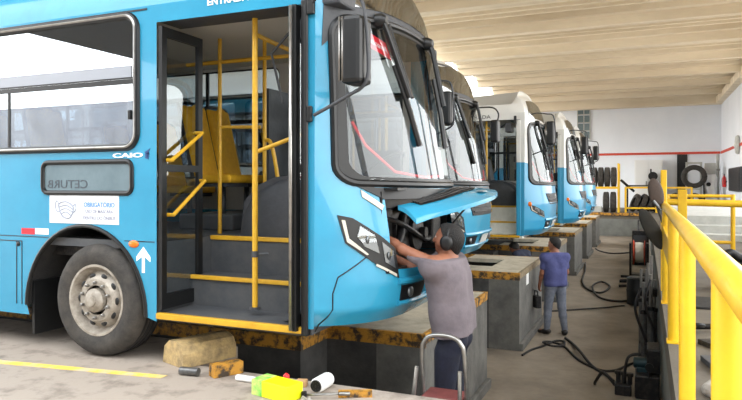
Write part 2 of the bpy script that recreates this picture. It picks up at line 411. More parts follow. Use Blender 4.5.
# ------------------------------------------------------------------ bus
def itp(t, z):
    if z <= t[0][0]: return t[0][1]
    for (a, b), (c2, d) in zip(t, t[1:]):
        if z <= c2: return b+(d-b)*(z-a)/(c2-a)
    return t[-1][1]
NZ = [(.43, -.2), (.56, -.08), (.75, -.01), (1.1, .02), (1.5, -.01), (2.2, -.12), (2.95, -.29), (3.12, -.33), (3.32, -.42), (3.46, -.58), (3.53, -.8), (3.57, -1.3)]
EZ = [(.43, -.74), (.56, -.62), (2.95, -.60), (3.12, -.63), (3.32, -.72), (3.46, -.95), (3.53, -1.25), (3.57, -1.7)]
PZ = [(.43, 4), (1.0, 3.2), (1.5, 2.6), (3.4, 2.6)]
WZ = [(.43, 1.22), (.56, 1.25), (3.02, 1.25), (3.12, 1.235), (3.22, 1.205), (3.34, 1.14), (3.46, .99), (3.53, .75), (3.57, .4)]
EO = 0.0
def fx(y, z):
    n = itp(NZ, z); e = itp(EZ, z)+EO; w_ = itp(WZ, z)
    return n-(n-e)*min(1, abs(y)/w_)**itp(PZ, z)
def fpt(y, z, o=0):
    e = .01
    p = Vector((fx(y, z), y, z))
    a = Vector((fx(y+e, z), y+e, z))-Vector((fx(y-e, z), y-e, z)); b = Vector((fx(y, z+e), y, z+e))-Vector((fx(y, z-e), y, z-e))
    n = a.cross(b).normalized()
    return p+n*o
def fpatch(mb, poly, o=.01, th=.0, step=.05):
    """a panel that follows the curved front: polygon in (across, height), lifted by o, thickness th"""
    bm = bmesh.new(); vs = [bm.verts.new((0, y, z)) for y, z in poly]; bm.faces.new(vs)
    ys = [p[0] for p in poly]; zs = [p[1] for p in poly]
    for a0, a1, no in ((min(ys), max(ys), (0, 1, 0)), (min(zs), max(zs), (0, 0, 1))):
        k = a0+step
        while k < a1-.01:
            bmesh.ops.bisect_plane(bm, geom=bm.verts[:]+bm.edges[:]+bm.faces[:], plane_co=Vector(no)*k, plane_no=no); k += step
    bm.verts.index_update(); n = len(bm.verts)
    V = [(v.co.y, v.co.z) for v in bm.verts]; F = [[v.index for v in f.verts] for f in bm.faces]
    bd = [[v.index for v in e.verts] for e in bm.edges if len(e.link_faces) == 1]
    mb.add([fpt(y, z, o) for y, z in V]+([fpt(y, z, o-th) for y, z in V] if th else []), F+([[i+n for i in f] for f in F] if th else []), True)
    if th:
        b0 = len(mb.v)-2*n
        for a, b in bd: mb.f.append((b0+a, b0+b, b0+n+b, b0+n+a)); mb.sm.append(False)
    bm.free(); return mb
def fline(mb, pts, r, o=.0, closed=False, n=8): return mb.tube([fpt(y, z, o) for y, z in pts], r, n, closed=closed)
def dens(poly, d=.06, closed=True):
    out = []; N = len(poly)
    for i in range(N if closed else N-1):
        a, b = poly[i], poly[(i+1) % N]; k = max(1, int(math.dist(a, b)/d))
        out += [(a[0]+(b[0]-a[0])*t/k, a[1]+(b[1]-a[1])*t/k) for t in range(k)]
    return out+([] if closed else [poly[-1]])
def plate(mb, outline, holes, y, flip=False):
    bm = bmesh.new(); E = []
    for lp in [outline]+holes:
        vs = [bm.verts.new((x, y, z)) for x, z in lp]
        E += [bm.edges.new((vs[i], vs[(i+1) % len(vs)])) for i in range(len(vs))]
    bmesh.ops.triangle_fill(bm, edges=E, use_beauty=True, normal=(0, 1, 0))
    bm.verts.index_update(); mb.add([v.co.copy() for v in bm.verts], [[v.index for v in f.verts] for f in bm.faces]); bm.free(); return mb
WSP = rrect(-1.145, 1.53, 1.145, 2.78, .14, 6)
WSP = [(y, z+(.07*(1-(abs(y)/1.145)**2) if z > 2.2 else -.02*(1-(abs(y)/1.145)**2))) for y, z in dens(WSP, .08)]
BAY = (-.85, .86, .80, 1.46)
WINS = [(-4.6, -2.31), (-7.1, -4.8), (-9.7, -7.3)]
FARW = [(-2.2, -.82), (-4.6, -2.4), (-7.1, -4.8), (-9.7, -7.3)]
def inpoly(p, poly):
    c = False; j = len(poly)-1
    for i in range(len(poly)):
        if (poly[i][1] > p[1]) != (poly[j][1] > p[1]) and p[0] < (poly[j][0]-poly[i][0])*(p[1]-poly[i][1])/(poly[j][1]-poly[i][1])+poly[i][0]: c = not c
        j = i
    return c
def bus_body(bay, old=False):
    mb = MB()
    arch = [(-2.92+.71*math.cos(PI-q*PI/16), .40+.755*math.sin(PI-q*PI/16)) for q in range(17)]
    rear = [(-8.9+.71*math.cos(PI-q*PI/16), .40+.755*math.sin(PI-q*PI/16)) for q in range(17)]
    near = [(-10.6, .30)]+rear+[(-8.1, .30), (-3.6, .31)]+arch+[(-2.10, .37), (-2.10, 2.87), (-.705+EO, 2.87), (-.705+EO, .43), (-.615+EO, .44), (-.60+EO, 2.9), (-.60+EO, 3.02), (-10.6, 3.02)]
    holes = [rrect(a+.03, 1.855, b-.03, 2.93, .09) for a, b in WINS]
    plate(mb, near, holes+[rrect(-3.40, 1.46, -2.39, 1.695, .05)], -1.25)
    far = [(-10.6, .30)]+rear+[(-8.1, .30), (-3.6, .31)]+arch+[(-2.08, .43), (-.615+EO, .44), (-.60+EO, 2.9), (-.60+EO, 3.02), (-10.6, 3.02)]
    plate(mb, far, [rrect(a+.03, 1.60, b-.03, 2.935, .09) for a, b in FARW], 1.25)
    # curved front
    ny, nz = 100, 100; z0, z1 = .44, 3.02
    ys = [-1.25*math.cos(PI*i/ny)*.35+(-1.25+2.5*i/ny)*.65 for i in range(ny+1)]
    vs = [(fx(y_*itp(WZ, z0+(z1-z0)*j/nz)/1.25, z0+(z1-z0)*j/nz), y_*itp(WZ, z0+(z1-z0)*j/nz)/1.25, z0+(z1-z0)*j/nz) for j in range(nz+1) for y_ in ys]
    fs = []
    wsm = [(y_*.965, 2.155+(z-2.155)*.955) for y_, z in WSP]
    for j in range(nz):
        for i in range(ny):
            yc = (ys[i]+ys[i+1])/2; zc = z0+(z1-z0)*(j+.5)/nz
            if inpoly((yc, zc), wsm): continue
            if bay and BAY[0] < yc < BAY[2] and BAY[1] < zc < BAY[3]: continue
            a = j*(ny+1)+i; fs.append((a, a+1, a+ny+2, a+ny+1))
    mb.add(vs, fs, True)
    # roof: shrinking outlines
    zs = [3.02, 3.07, 3.12, 3.17, 3.22, 3.27, 3.32, 3.37, 3.42, 3.46, 3.50, 3.53, 3.57]; yy = [-1+2*i/40 for i in range(41)]
    rings = []
    for z in zs:
        w_ = itp(WZ, z)
        if old and z > 3.2: rings.append([(-10.6, -w_, 3.2), (-.74, -w_, 3.2), (-.64, -w_*.97, z)]+[(max(-.62, fx(t*w_, z)), t*w_, z) for t in yy]+[(-.64, w_*.97, z), (-.74, w_, 3.2), (-10.6, w_, 3.2)]); continue
        if old: rings.append([(-10.6, -w_, z), (-.80, -w_, z), (-.79, -w_, z)]+[(fx(t*w_, z), t*w_, z) for t in yy]+[(-.79, w_, z), (-.80, w_, z), (-10.6, w_, z)]); continue
        rings.append([(-10.6, -w_, z)]+[(fx(t*w_, z), t*w_, z) for t in yy]+[(-10.6, w_, z)])
    n = len(rings[0])
    mb.add([p for r in rings for p in r], [(j*n+i, j*n+i+1, (j+1)*n+i+1, (j+1)*n+i) for j in range(len(zs)-1) for i in range(n-1)]+[tuple((len(zs)-1)*n+i for i in range(n))], True)
    mb.box((-10.62, -1.24, .4), (-10.58, 1.24, 3.2))
    # nose underside lip
    lip = [fpt(-1.22+2.44*i/30, .44) for i in range(31)]
    mb.add([tuple(p) for p in lip]+[(p.x-.25, p.y*.9, .44) for p in lip], [(i, i+1, 32+i, 31+i) for i in range(30)], True)
    return mb
def wheel(r, cx, cy, s):
    """wheel at (cx, cy) with its outer face toward s"""
    z = .5
    t = MB().lathe([(.30, .0), (.33, .015*-1), (.40, -.03), (.455, -.015), (.485, .02), (.5, .06), (.5, .25), (.48, .29), (.4, .31), (.3, .29)] if s > 0 else [(.30, 0), (.33, .015), (.40, .03), (.455, .015), (.485, -.02), (.5, -.06), (.5, -.25), (.48, -.29), (.4, -.31), (.3, -.29)], (cx, cy, z), 'y', 48, False)
    # s is sign: the profile above is written as offsets going inward
    ty = part('wheel', t, M['tread'], r)
    d = -1 if s < 0 else 1
    g = MB()
    for q in range(4): g.lathe([(.502, d*(.085+q*.05)), (.506, d*(.09+q*.05)), (.506, d*(.105+q*.05)), (.502, d*(.11+q*.05))], (cx, cy, z), 'y', 40, False)
    part('tread_groove', g, M['black'], ty)
    rim = MB().lathe([(.315, 0), (.315, d*-.012), (.295, d*-.012), (.285, d*.01), (.275, d*.05), (.25, d*.07)], (cx, cy, z), 'y', 40, False)
    rim.lathe([(.255, d*.068), (.235, d*.045), (.20, d*.01), (.185, d*-.005), (.13, d*-.005), (.13, d*.03)], (cx, cy, z), 'y', 40, False)
    part('rim', rim, M['rim'], ty, 'dusty steel rim')
    h = MB()
    for q in range(10):
        a = 2*PI*q/10; h.ell((cx+.215*math.cos(a), cy+d*.022, z+.215*math.sin(a)), (.024, .012, .034), Matrix.Rotation(-a, 3, 'Y'), 10, 6)
    part('hand_hole', h, M['black'], ty, 'dark holes round the rim')
    hb = MB().lathe([(.105, d*.03), (.105, d*-.03), (.085, d*-.05), (.05, d*-.055), (.045, d*-.07), (.0, d*-.072)], (cx, cy, z), 'y', 24)
    part('hub', hb, M['rim'], ty)
    for q in range(10):
        a = 2*PI*(q+.5)/10; p = (cx+.155*math.cos(a), cy, z+.155*math.sin(a))
        part('wheel_nut', MB().lathe([(.016, d*.0), (.016, d*-.03), (.009, d*-.035), (.009, d*-.045), (0, d*-.045)], p, 'y', 6), M['steel'], ty)
    return ty
SYM = lambda P: [(-y_, z) for y_, z in P][::-1]
HEAD = [(-1.143, 1.287), (-1.066, 1.263), (-.908, 1.12), (-.806, 1.022), (-.775, .785), (-.895, .858), (-1.025, .982), (-1.112, 1.076)]
def scalep(P, s, c=None):
    cx = sum(p[0] for p in P)/len(P); cz = sum(p[1] for p in P)/len(P)
    return [(cx+(p[0]-cx)*s, cz+(p[1]-cz)*s) for p in P]
def seatmb(r, x, y, z, facing=1, m='seat', frame=True, hi=.78):
    """bus seat with its front edge toward +x"""
    c = part('passenger_seat', MB().box((x-.22, y-.21, z-.09), (x+.24, y+.21, z), .03), M[m], r)
    a = math.radians(-14); R = Matrix.Rotation(a, 3, 'Y')
    part('backrest', MB().box((x-.27, y-.2, z-.02), (x-.19, y+.2, z+hi), .035, R, (x-.22, y, z)), M[m], c)
    e = MB()
    P = [R @ Vector((0, q*.215, zz))+Vector((x-.24, y, z)) for q, zz in ((-1, -.02), (-1, hi-.1), (-.7, hi+.02), (.7, hi+.02), (1, hi-.1), (1, -.02))]
    e.tube(spline(P, 4), .02, 8); part('seat_frame', e, M['black'], c, 'black frame')
    hd = [R @ Vector((.0, 0, hi-.10))+Vector((x-.19, y, z))]
    part('headrest', MB().ell(hd[0], (.03, .12, .12)), M[m], c)
    part('seat_leg', MB().tube([(x, y, z-.08), (x, y, 1.03)], .03, 8).box((x-.15, y-.18, z-.13), (x+.2, y+.18, z-.09)), M['dgrey'], c, 'grey leg')
    return c
def bus(nx, cy, label, kind):
    """kind: 1 nearest with bonnet up, 2 same model closed, 3 older with pale upper body"""
    r = root('bus', (nx, cy, 0), label, 'bus', 'buses parked over the pits'); LOCAL.add(r.name)
    global EO
    near = kind == 1; old = kind == 3; EO = .17 if old else 0.0
    paint = M['bluewhite'] if old else M['bluepale'] if kind == 2 else M['blue']
    body = part('body', bus_body(near, old), paint, r, fix=False)
    # trim lines
    if not old:
        t = MB().box((-10.5, -1.256, 2.985), (-2.2, -1.25, 2.999)).box((-10.5, -1.253, 1.03), (-3.35, -1.25, 1.037)).box((-2.45, -1.253, 1.03), (-2.12, -1.25, 1.037))
        if near:
            t.box((-3.77, -1.254, .40), (-3.762, -1.25, .99)).box((-3.70, -1.254, .40), (-3.692, -1.25, .99)).box((-6, -1.254, .985), (-3.70, -1.25, .992)).ell((-3.74, -1.255, .96), (.022, .012, .022))
        part('seam_strip', t, M['black'], r)
    # side windows
    for k, (a, b) in enumerate(WINS):
        fr = MB().tube([(x, -1.252, z) for x, z in rrect(a, 1.835, b, 2.955, .12)], .034, 8, closed=True)
        fr.box((a+.03, -1.262, 2.375), (b-.03, -1.235, 2.415)).box((a+.03, -1.258, 2.42), (b-.03, -1.24, 2.43))
        for q in ((a*2+b)/3-.03,): fr.box((q-.012, -1.258, 1.83), (q+.012, -1.238, 2.40))
        wv = part('side_window', fr, M['black'], r)
        part('pane', MB().box((a+.02, -1.25, 1.83), (b-.02, -1.246, 2.945)), M['pane'], wv)
        part('reflection_strip', MB().box((a+.06, -1.256, 2.432), (b-.06, -1.252, 2.53)), M['reflstrip'], wv, 'painted pale frame reflection above the divider')
        rim = MB().tube([(x, -1.278, z) for x, z in rrect(a+.0, 1.835, b-.0, 2.955, .12)], .012, 6, closed=True)
        part('bright_bead', rim, M['steel'], wv, 'bright bead')
        part('latch', MB().box((b-.09, -1.268, 2.07), (b-.06, -1.25, 2.15), .006), M['black'], wv)
    for a, b in FARW:
        fr = MB().tube([(x, 1.252, z) for x, z in rrect(a, 1.58, b, 2.96, .12)], .034, 8, closed=True)
        fr.box((a+.03, 1.235, 2.27), (b-.03, 1.262, 2.32)).box(((a+b)/2-.02, 1.235, 1.6), ((a+b)/2+.02, 1.262, 2.95))
        wv = part('side_window', fr, M['black'], r)
        part('pane', MB().box((a+.02, 1.246, 1.6), (b-.02, 1.25, 2.945)), M['clear'], wv)
    # lower small window
    if not old:
        lw_ = part('low_window', MB().tube([(x, -1.252, z) for x, z in rrect(-3.42, 1.44, -2.365, 1.715, .06)], .022, 8, closed=True), M['black'], r)
        part('pane', MB().box((-3.42, -1.25, 1.445), (-2.37, -1.245, 1.71)), M['lowpane'], lw_)
        if near:
            mf = lambda x, y_, z: (-3.115-x*1.28, -1.2515-z, 1.515+y_)
            part('finger_writing', text_mb('CETURB', .105, mf, .0012), M['marker'], lw_, 'faint mirrored letters CETURB')
    # interior
    fl = MB().box((-10.5, -1.2, .96), (-2.12, 1.2, 1.03)).box((-2.12, -.5, .96), (-.62, 1.2, 1.03))
    part('interior_floor', fl, M['step'], r)
    st = MB().box((-2.1, -1.22, .38), (-.71+EO, -.8, .44)).box((-2.1, -.82, .40), (-.71+EO, -.5, .70), .005).box((-2.1, -.52, .42), (-.71+EO, -.47, 1.03))
    st.box((-2.16, -1.22, .38), (-2.1, -.4, 1.03)).box((-.71+EO, -1.2, .38), (-.66+EO, -.4, 1.3))
    sw = part('entrance_step', st, M['palestep'] if old else M['step'], r)
    for lo, hi in (((-2.1, -1.262, .395), (-.71+EO, -1.215, .445)), ((-2.08, -.845, .675), (-.71+EO, -.81, .712)), ((-2.1, -.535, 1.0), (-.71+EO, -.49, 1.04))):
        part('step_edge', MB().box(lo, hi, .006), M['pole'], sw, 'yellow nosing')
    li = MB()
    plate(li, [(-10.5, 1.2), (-.75, 1.2), (-.72, 2.99), (-10.5, 2.99)], [rrect(a+.0, 1.60, b-.0, 2.935, .09) for a, b in FARW], 1.2)
    plate(li, [(-10.5, 1.2), (-2.14, 1.2), (-2.14, 2.97), (-10.5, 2.97)], [rrect(a, 1.83, b, 2.93, .09) for a, b in WINS]+[rrect(-3.4, 1.46, -2.39, 1.69, .04)], -1.2)
    li.box((-10.5, -1.2, 2.97), (-.75, 1.2, 3.0)).box((-10.5, -1.2, .9), (-10.45, 1.2, 3.0))
    part('lining', li, M['cream'], r, 'pale inner lining', fix=False)
    ds = MB().box((-.80, -1.2, 2.86), (-.42, 1.2, 2.97), .02).box((-2.1, -1.2, 2.88), (-.71, -.95, 2.97))
    part('door_header', ds, M['dgrey'], r)
    if kind < 3 or True:
        da = MB().box((-.62, -.75, 1.03), (-.36, 1.1, 1.50), .05).box((-.70, .1, 1.45), (-.36, 1.05, 1.60), .05)
        part('dashboard', da, M['black'], r)
        sr = MB().tube([Vector((-.80, .62, 1.72))+Matrix.Rotation(math.radians(-32), 3, 'Y') @ Vector((.22*math.cos(q*PI/12), .22*math.sin(q*PI/12), 0)) for q in range(24)], .016, 8, closed=True)
        sr.tube([(-.80, .62, 1.72), (-.55, .62, 1.45)], .03, 8).box((-.99, .6, 1.6), (-.62, .64, 1.86), 0)
        part('steering_wheel', sr, M['black'], r)
        en = MB(); P = []
        for i in range(9):
            t = PI*i/8; P.append((-1.28-.62*math.cos(t), 1.03+.58*max(0, math.sin(t))**.6))
        en.extr([(x, -.34, z) for x, z in P], (0, .75, 0)); en.ell((-1.28, -.34, 1.03), (.62, .11, .55)); 
        part('engine_cover', en, M['dgrey'], r, 'dark grey rounded engine cover')
        dr = part('driver_seat', MB().box((-1.55, .4, 1.45), (-1.05, .9, 1.56), .04).tube([(-1.3, .65, 1.45), (-1.3, .65, 1.03)], .09, 12), M['black'], r)
        R = Matrix.Rotation(math.radians(-10), 3, 'Y')
        part('backrest', MB().box((-1.62, .42, 1.5), (-1.50, .88, 2.15), .05, R, (-1.56, .65, 1.5)), M['black'], dr)
        part('headrest', MB().box((-1.72, .52, 2.18), (-1.62, .78, 2.4), .045), M['black'], dr)
        if not old: part('driver_partition', MB().box((-1.93, .15, 1.03), (-1.89, 1.18, 1.75)).box((-1.93, .15, 1.75), (-1.89, 1.18, 2.5)), M['dgrey'], r, 'dark partition behind the driver')
    n_seats = [(-2.55, .72, 1.62), (-2.55, .28, 1.62)] if near else [(-2.55, .72, 1.62)]
    for (x, y_, z) in n_seats+([(-3.5, .9, 1.5), (-3.5, -.85, 1.5), (-4.3, .9, 1.5), (-4.3, -.85, 1.5)] if near else [(-3.5, .9, 1.5)]): seatmb(r, x, y_, z)
    if near: part('seat_plinth', MB().box((-3.0, .1, 1.03), (-2.3, 1.18, 1.2), .02), M['step'], r)
    P1 = [([(-1.295, -1.0, .5), (-1.295, -1.0, 2.9)], .024), ([(-2.2, -.25, 1.03), (-2.2, -.25, 2.95)], .02), ([(-1.78, -.1, 1.03), (-1.78, -.1, 2.95)], .02),
          ([(-2.6, -.25, 2.72), (-1.3, -.25, 2.72), (-1.295, -1.0, 2.75)], .02), ([(-2.2, -.25, 2.08), (-1.82, -.1, 2.08)], .018),
          (spline([(-1.3, -.99, 1.78), (-.95, -.86, 1.92), (-.72, -.85, 1.97)], 5), .018), (spline([(-1.78, -.1, 1.95), (-1.70, -.1, 1.9), (-1.62, -.1, 1.5), (-1.6, -.1, 1.06)], 5), .02)]
    for k, (pp, rad) in enumerate(P1 if near else P1[:4]):
        h = part('handrail', MB().tube(pp, rad, 10), M['pole'], r, 'yellow handrail')
        if k == 0:
            part('pole_bracket', MB().tube([(-1.295, -1.0, .92), (-1.295, -1.0, .97)], .03, 10).tube([(-1.295, -1.0, .945), (-1.2, -.95, .945)], .012, 8), M['dgrey'], h)
            part('foot_flange', MB().lathe([(.045, 0), (.045, .02)], (-1.295, -1, .49), 'z', 14), M['dgrey'], h)
    # doors
    def leaf(p0, p1, z0, z1, handles, name='door_leaf'):
        p0 = Vector(p0); p1 = Vector(p1); d = (p1-p0); L = d.length; d.normalize(); n_ = Vector((-d.y, d.x, 0))*.018
        F = lambda u, z, k=1: p0+d*u+Vector((0, 0, z))+n_*k
        mb = MB(); fw = .06
        def bar(u0, u1, za, zb): mb.add([F(u0, za, -1), F(u1, za, -1), F(u1, za, 1), F(u0, za, 1), F(u0, zb, -1), F(u1, zb, -1), F(u1, zb, 1), F(u0, zb, 1)], [(0, 3, 2, 1), (4, 5, 6, 7), (0, 1, 5, 4), (1, 2, 6, 5), (2, 3, 7, 6), (3, 0, 4, 7)])
        bar(0, fw, z0, z1); bar(L-fw, L, z0, z1); bar(fw, L-fw, z0, z0+.12); bar(fw, L-fw, z1-.08, z1); bar(fw, L-fw, (z0+z1)/2-.03, (z0+z1)/2+.03)
        o = part(name, mb, M['black'], r)
        part('pane', MB().add([F(fw, z0+.1, 0), F(L-fw, z0+.1, 0), F(L-fw, z1-.06, 0), F(fw, z1-.06, 0)], [(0, 1, 2, 3)]), M['clear'], o)
        for (u0, za, u1, zb) in handles:
            part('handle', MB().tube([F(u0, za, 1), F(u0, za, -4), F(u1, zb, -4), F(u1, zb, 1)], .017, 8), M['pole'], o, 'yellow grab handle')
        return o
    leaf((-2.07, -1.24, 0), (-2.075, -.70, 0), .47, 2.84, [(.06, 1.72, .47, 1.98), (.08, 1.26, .50, 1.55)] if near else [])
    if old: part('door_post', MB().box((-.78+EO, -1.262, .43), (-.68+EO, -1.17, 2.86), .02), paint, r)
    l2 = None if old else leaf((-.755, -1.30, 0), (-.74, -.75, 0), .42, 2.86, [])
    if l2: part('edge_strip', MB().tube([(-.775, -1.315, .43), (-.775, -1.315, 2.85)], .014, 8), M['steel'], l2, 'bright edge strip')
    if not old: part('door_post', MB().box((-.72, -1.262, .38), (-.665, -1.2, 2.9), .008).tube([(-.67, -1.27, .4), (-.67, -1.27, 2.85)], .018, 8), M['black'], r)
    part('door_motor', MB().box((-.86, -1.18, 2.62), (-.72, -.9, 2.82), .02).tube([(-.9, -1.0, 2.8), (-1.2, -.9, 2.6), (-1.15, -.8, 2.2)], .012, 6), M['dgrey'], r)
    part('hinge', MB().box((-.655, -1.285, 1.98), (-.62, -1.25, 2.10), .008), M['black'], r)
    part('hinge', MB().box((-.655, -1.285, 2.78), (-.60, -1.25, 2.95), .008), M['black'], r)
    # windscreen
    fr = MB(); fline(fr, WSP, .03, .0, True)
    inner = [(y_*.93, 2.155+(z-2.155)*.92) for y_, z in WSP]; n = len(WSP)
    fr.add([fpt(y_, z, .006) for y_, z in WSP]+[fpt(y_, z, .006) for y_, z in inner], [(i, (i+1) % n, n+(i+1) % n, n+i) for i in range(n)], True)
    ws_ = part('windscreen', fr, M['black'], r)
    part('pane', fpatch(MB(), WSP, .004), M['ws'], ws_)
    # red piping trim seen along the dashboard
    tr = MB(); fline(tr, [(-1.02, 2.0), (-.93, 1.82), (-.7, 1.62), (-.3, 1.58), (.2, 1.6), (.25, 1.75)], .012, -.03)
    part('cable', tr, M['redsign'], ws_, 'thin red cable behind the glass')
    if near:
        rs = part('route_card', fpatch(MB(), [(-.85, 2.735), (-.62, 2.67), (-.58, 2.53), (-.82, 2.60)], -.006), M['redsign'], ws_, 'red card with white letters')
        mf = lambda x, y_, z: fpt(-.72+x*.9, 2.633+y_-x*.28, -.004+z)
        part('lettering', text_mb('uaoaviA', .07, mf, .0005), M['logo'], rs)
        mf = lambda x, y_, z: fpt(.30+x, 1.72+y_, -.004+z)
        cd_ = part('paper_card', fpatch(MB(), [(.1, 1.6), (.42, 1.6), (.42, 1.86), (.1, 1.86)], -.008), M['sign'], ws_, 'pale paper card')
    # wipers
    for y0, z0, y1, z1 in (((-.70, 2.83, -.42, 1.83)), ((.30, 2.84, .22, 1.84))):
        a = part('wiper', MB().tube([fpt(y0, z0, .01), fpt(y0, z0, .06), fpt(y0+(y1-y0)*.1, z0-.12, .07), fpt(y0+(y1-y0)*.62, z0+(z1-z0)*.62, .07)], .026, 8).lathe([(.06, 0), (.06, .05), (.035, .09)], fpt(y0, z0, .0), 'x', 14), M['black'], ws_)
        a2 = MB().tube([fpt(y0+(y1-y0)*t, z0+(z1-z0)*t, .03) for t in (.35, .5, .7, .85, 1.0)], .024, 6)
        a2.tube([fpt(y0+.09, z0-.02, .05), fpt(y0+(y1-y0)*.62+.05, z0+(z1-z0)*.62, .06)], .014, 6)
        part('blade', a2, M['black'], a)
    # destination glass
    vz = part('destination_glass', fpatch(MB(), [(-1.08, 2.885), (-.6, 2.925), (0, 2.94), (.6, 2.925), (1.08, 2.885), (1.05, 3.10), (.95, 3.28), (.4, 3.34), (-.4, 3.34), (-.95, 3.28), (-1.05, 3.10)], .010, .004), M['visor'], r, 'dark glass above the windscreen')
    part('visor_backing', fpatch(MB(), [(-1.06, 2.89), (-.6, 2.92), (0, 2.935), (.6, 2.92), (1.06, 2.89), (1.03, 3.1), (.93, 3.26), (-.93, 3.26), (-1.03, 3.1)], .006), M['black'], vz)
    part('header', fpatch(MB(), [(-1.21, 2.55), (-1.15, 2.62), (-1.08, 2.76), (-.6, 2.81), (0, 2.83), (.6, 2.81), (1.08, 2.76), (1.15, 2.62), (1.21, 2.55), (1.19, 2.95), (1.10, 3.2), (1.0, 3.32), (.8, 3.38), (-.8, 3.38), (-1.0, 3.32), (-1.10, 3.2), (-1.19, 2.95)], .004), M['dgrey'] if not old else paint, r, 'dark header over the windscreen' if not old else None)
    # black band under windscreen
    if not old: part('cowl', fpatch(MB(), [(-1.16, 1.62), (-1.10, 1.54), (-.9, 1.49), (0, 1.475), (.9, 1.49), (1.10, 1.54), (1.16, 1.62), (1.1, 1.46), (.85, 1.40), (-.85, 1.40), (-1.02, 1.50)], .012, .03), M['black'], r)
    # lamps
    for P, sgn in ((HEAD, 1), (SYM(HEAD), -1)):
        if old: P = [(y_*1.0-sgn*.02, .95+(z-1.05)*.55) for y_, z in P]
        hl = part('headlight', fpatch(MB(), P, .012, .03, .04), M['black'], r, 'black lamp surround')
        q = lambda l: l if sgn > 0 else SYM(l)
        dz = (lambda l: [(y_-sgn*.02, .95+(z-1.05)*.55) for y_, z in l]) if old else (lambda l: l)
        for poly in ([(-1.03, 1.20), (-.95, 1.125), (-.925, .99), (-1.01, 1.045), (-1.05, 1.12)], [(-.905, 1.075), (-.83, 1.005), (-.81, .87), (-.885, .92)]):
            ln = part('lamp', fpatch(MB(), dz(q(poly)), .016, .004, .03), M['lens'], hl, 'bright lamp reflector')
            part('lens', fpatch(MB(), dz(q(scalep(poly, 1.03))), .024, 0, .03), M['lensglass'], ln)
            cy_ = sum(p[0] for p in poly)/len(poly); cz_ = sum(p[1] for p in poly)/len(poly); pp = dz([(cy_*sgn, cz_)])[0]
            part('bulb', MB().ell(fpt(pp[0], pp[1], .02), (.008, .028, .032)), M['lens'], ln)
        for poly in ([(-1.125, 1.25), (-1.107, 1.247), (-1.093, 1.11), (-.99, .985), (-1.002, .98), (-1.105, 1.085)], [(-.95, .895), (-.80, .80), (-.80, .822), (-.945, .912)]):
            part('light_strip', fpatch(MB(), dz(q(poly)), .018, .004, .03), M['amberw'], hl, 'pale light strip')
        if not old: part('marker_strip', fpatch(MB(), q([(-1.002, 1.474), (-.858, 1.352), (-.876, 1.318), (-.998, 1.42)]), .012, .02), M['amberw'], r, 'pale marker strip')
        else: part('turn_signal', MB().ell(fpt(-sgn*1.16, 1.10, .0), (.05, .03, .05)), M['orange'], r, 'orange turn signal')
    # front below
    if near:
        x0, x1 = -.55, .0
        bay = MB(); y0, z0, y1, z1 = BAY
        bay.box((-.62, y0-.05, z0-.05), (-.60, y1+.05, z1+.05)).box((-.6, y0-.03, z0-.03), (-.16, y1+.03, z0-.01)).box((-.6, y0-.03, z0), (-.22, y0-.01, z1)).box((-.6, y1+.01, z0), (-.2, y1+.03, z1)).box((-.6, y0, z1+.01), (-.1, y1, z1+.03))
        eb = part('engine_bay', bay, M['black'], r)
        e = MB().box((-.52, -.35, .9), (-.30, .35, 1.22), .03).lathe([(.16, -.30), (.16, -.26), (.05, -.24), (.05, -.18)], (0, .1, 1.08), 'x', 24)
        e.tube(spline([(-.28, -.7, .92), (-.22, -.5, 1.05), (-.26, -.3, 1.25), (-.3, .1, 1.3), (-.25, .5, 1.2)], 6), .035, 10).tube(spline([(-.3, -.65, 1.25), (-.2, -.45, 1.18), (-.24, .3, 1.0), (-.3, .6, 1.1)], 6), .022, 8).box((-.42, .42, .95), (-.22, .68, 1.2), .02).box((-.45, -.68, 1.05), (-.28, -.48, 1.32), .02)
        part('engine', e, M['dark'], eb)
        part('radiator', MB().box((-.57, -.7, .9), (-.54, .7, 1.38)), M['dgrey'], eb)
        # raised bonnet flap
        hy = [-.74+1.5*i/14 for i in range(15)]
        def flap(u, t, o=0): # u across, t outwards
            k = (u+.75)/1.5; p = fpt(u, 1.40, .0); L = .15+.30*k+.05*math.sin(PI*k); zi = 1.35+.12*min(1, 1.8*k)
            return Vector((p.x+.01+L*t, p.y, zi+(1.23+.23*max(0, k)**.6-zi)*t+.02*math.sin(PI*t)+o))
        fl_ = MB(); T = [0, .15, .3, .45, .6, .75, .9, 1]
        vs_ = [flap(u, t, o) for o in (0, -.035) for u in hy for t in T]; nt_ = len(T); nn = len(hy)*nt_
        fs_ = [(i*nt_+j, (i+1)*nt_+j, (i+1)*nt_+j+1, i*nt_+j+1) for i in range(len(hy)-1) for j in range(nt_-1)]
        fs_ = fs_+[tuple(k+nn for k in f) for f in fs_]
        ring = [i*nt_ for i in range(len(hy))]+[(len(hy)-1)*nt_+j for j in range(1, nt_)]+[i*nt_+nt_-1 for i in range(len(hy)-2, -1, -1)]+[j for j in range(nt_-2, 0, -1)]
        fs_ += [(ring[i], ring[(i+1) % len(ring)], ring[(i+1) % len(ring)]+nn, ring[i]+nn) for i in range(len(ring))]
        fl_.add(vs_, fs_, True)
        fo = part('bonnet_flap', fl_, paint, r, 'raised blue bonnet flap')
        gr = MB(); uu = [-.62+1.26*i/10 for i in range(11)]
        gr.add([flap(u, t, .006) for u in uu for t in (.08, .3, .5)], [(i*3+j, (i+1)*3+j, (i+1)*3+j+1, i*3+j+1) for i in range(10) for j in range(2)])
        for t in (.16, .28, .40): gr.tube([flap(u, t, .014) for u in uu], .008, 6)
        part('grille_mesh', gr, M['dark'], fo, 'dark grille on the flap')
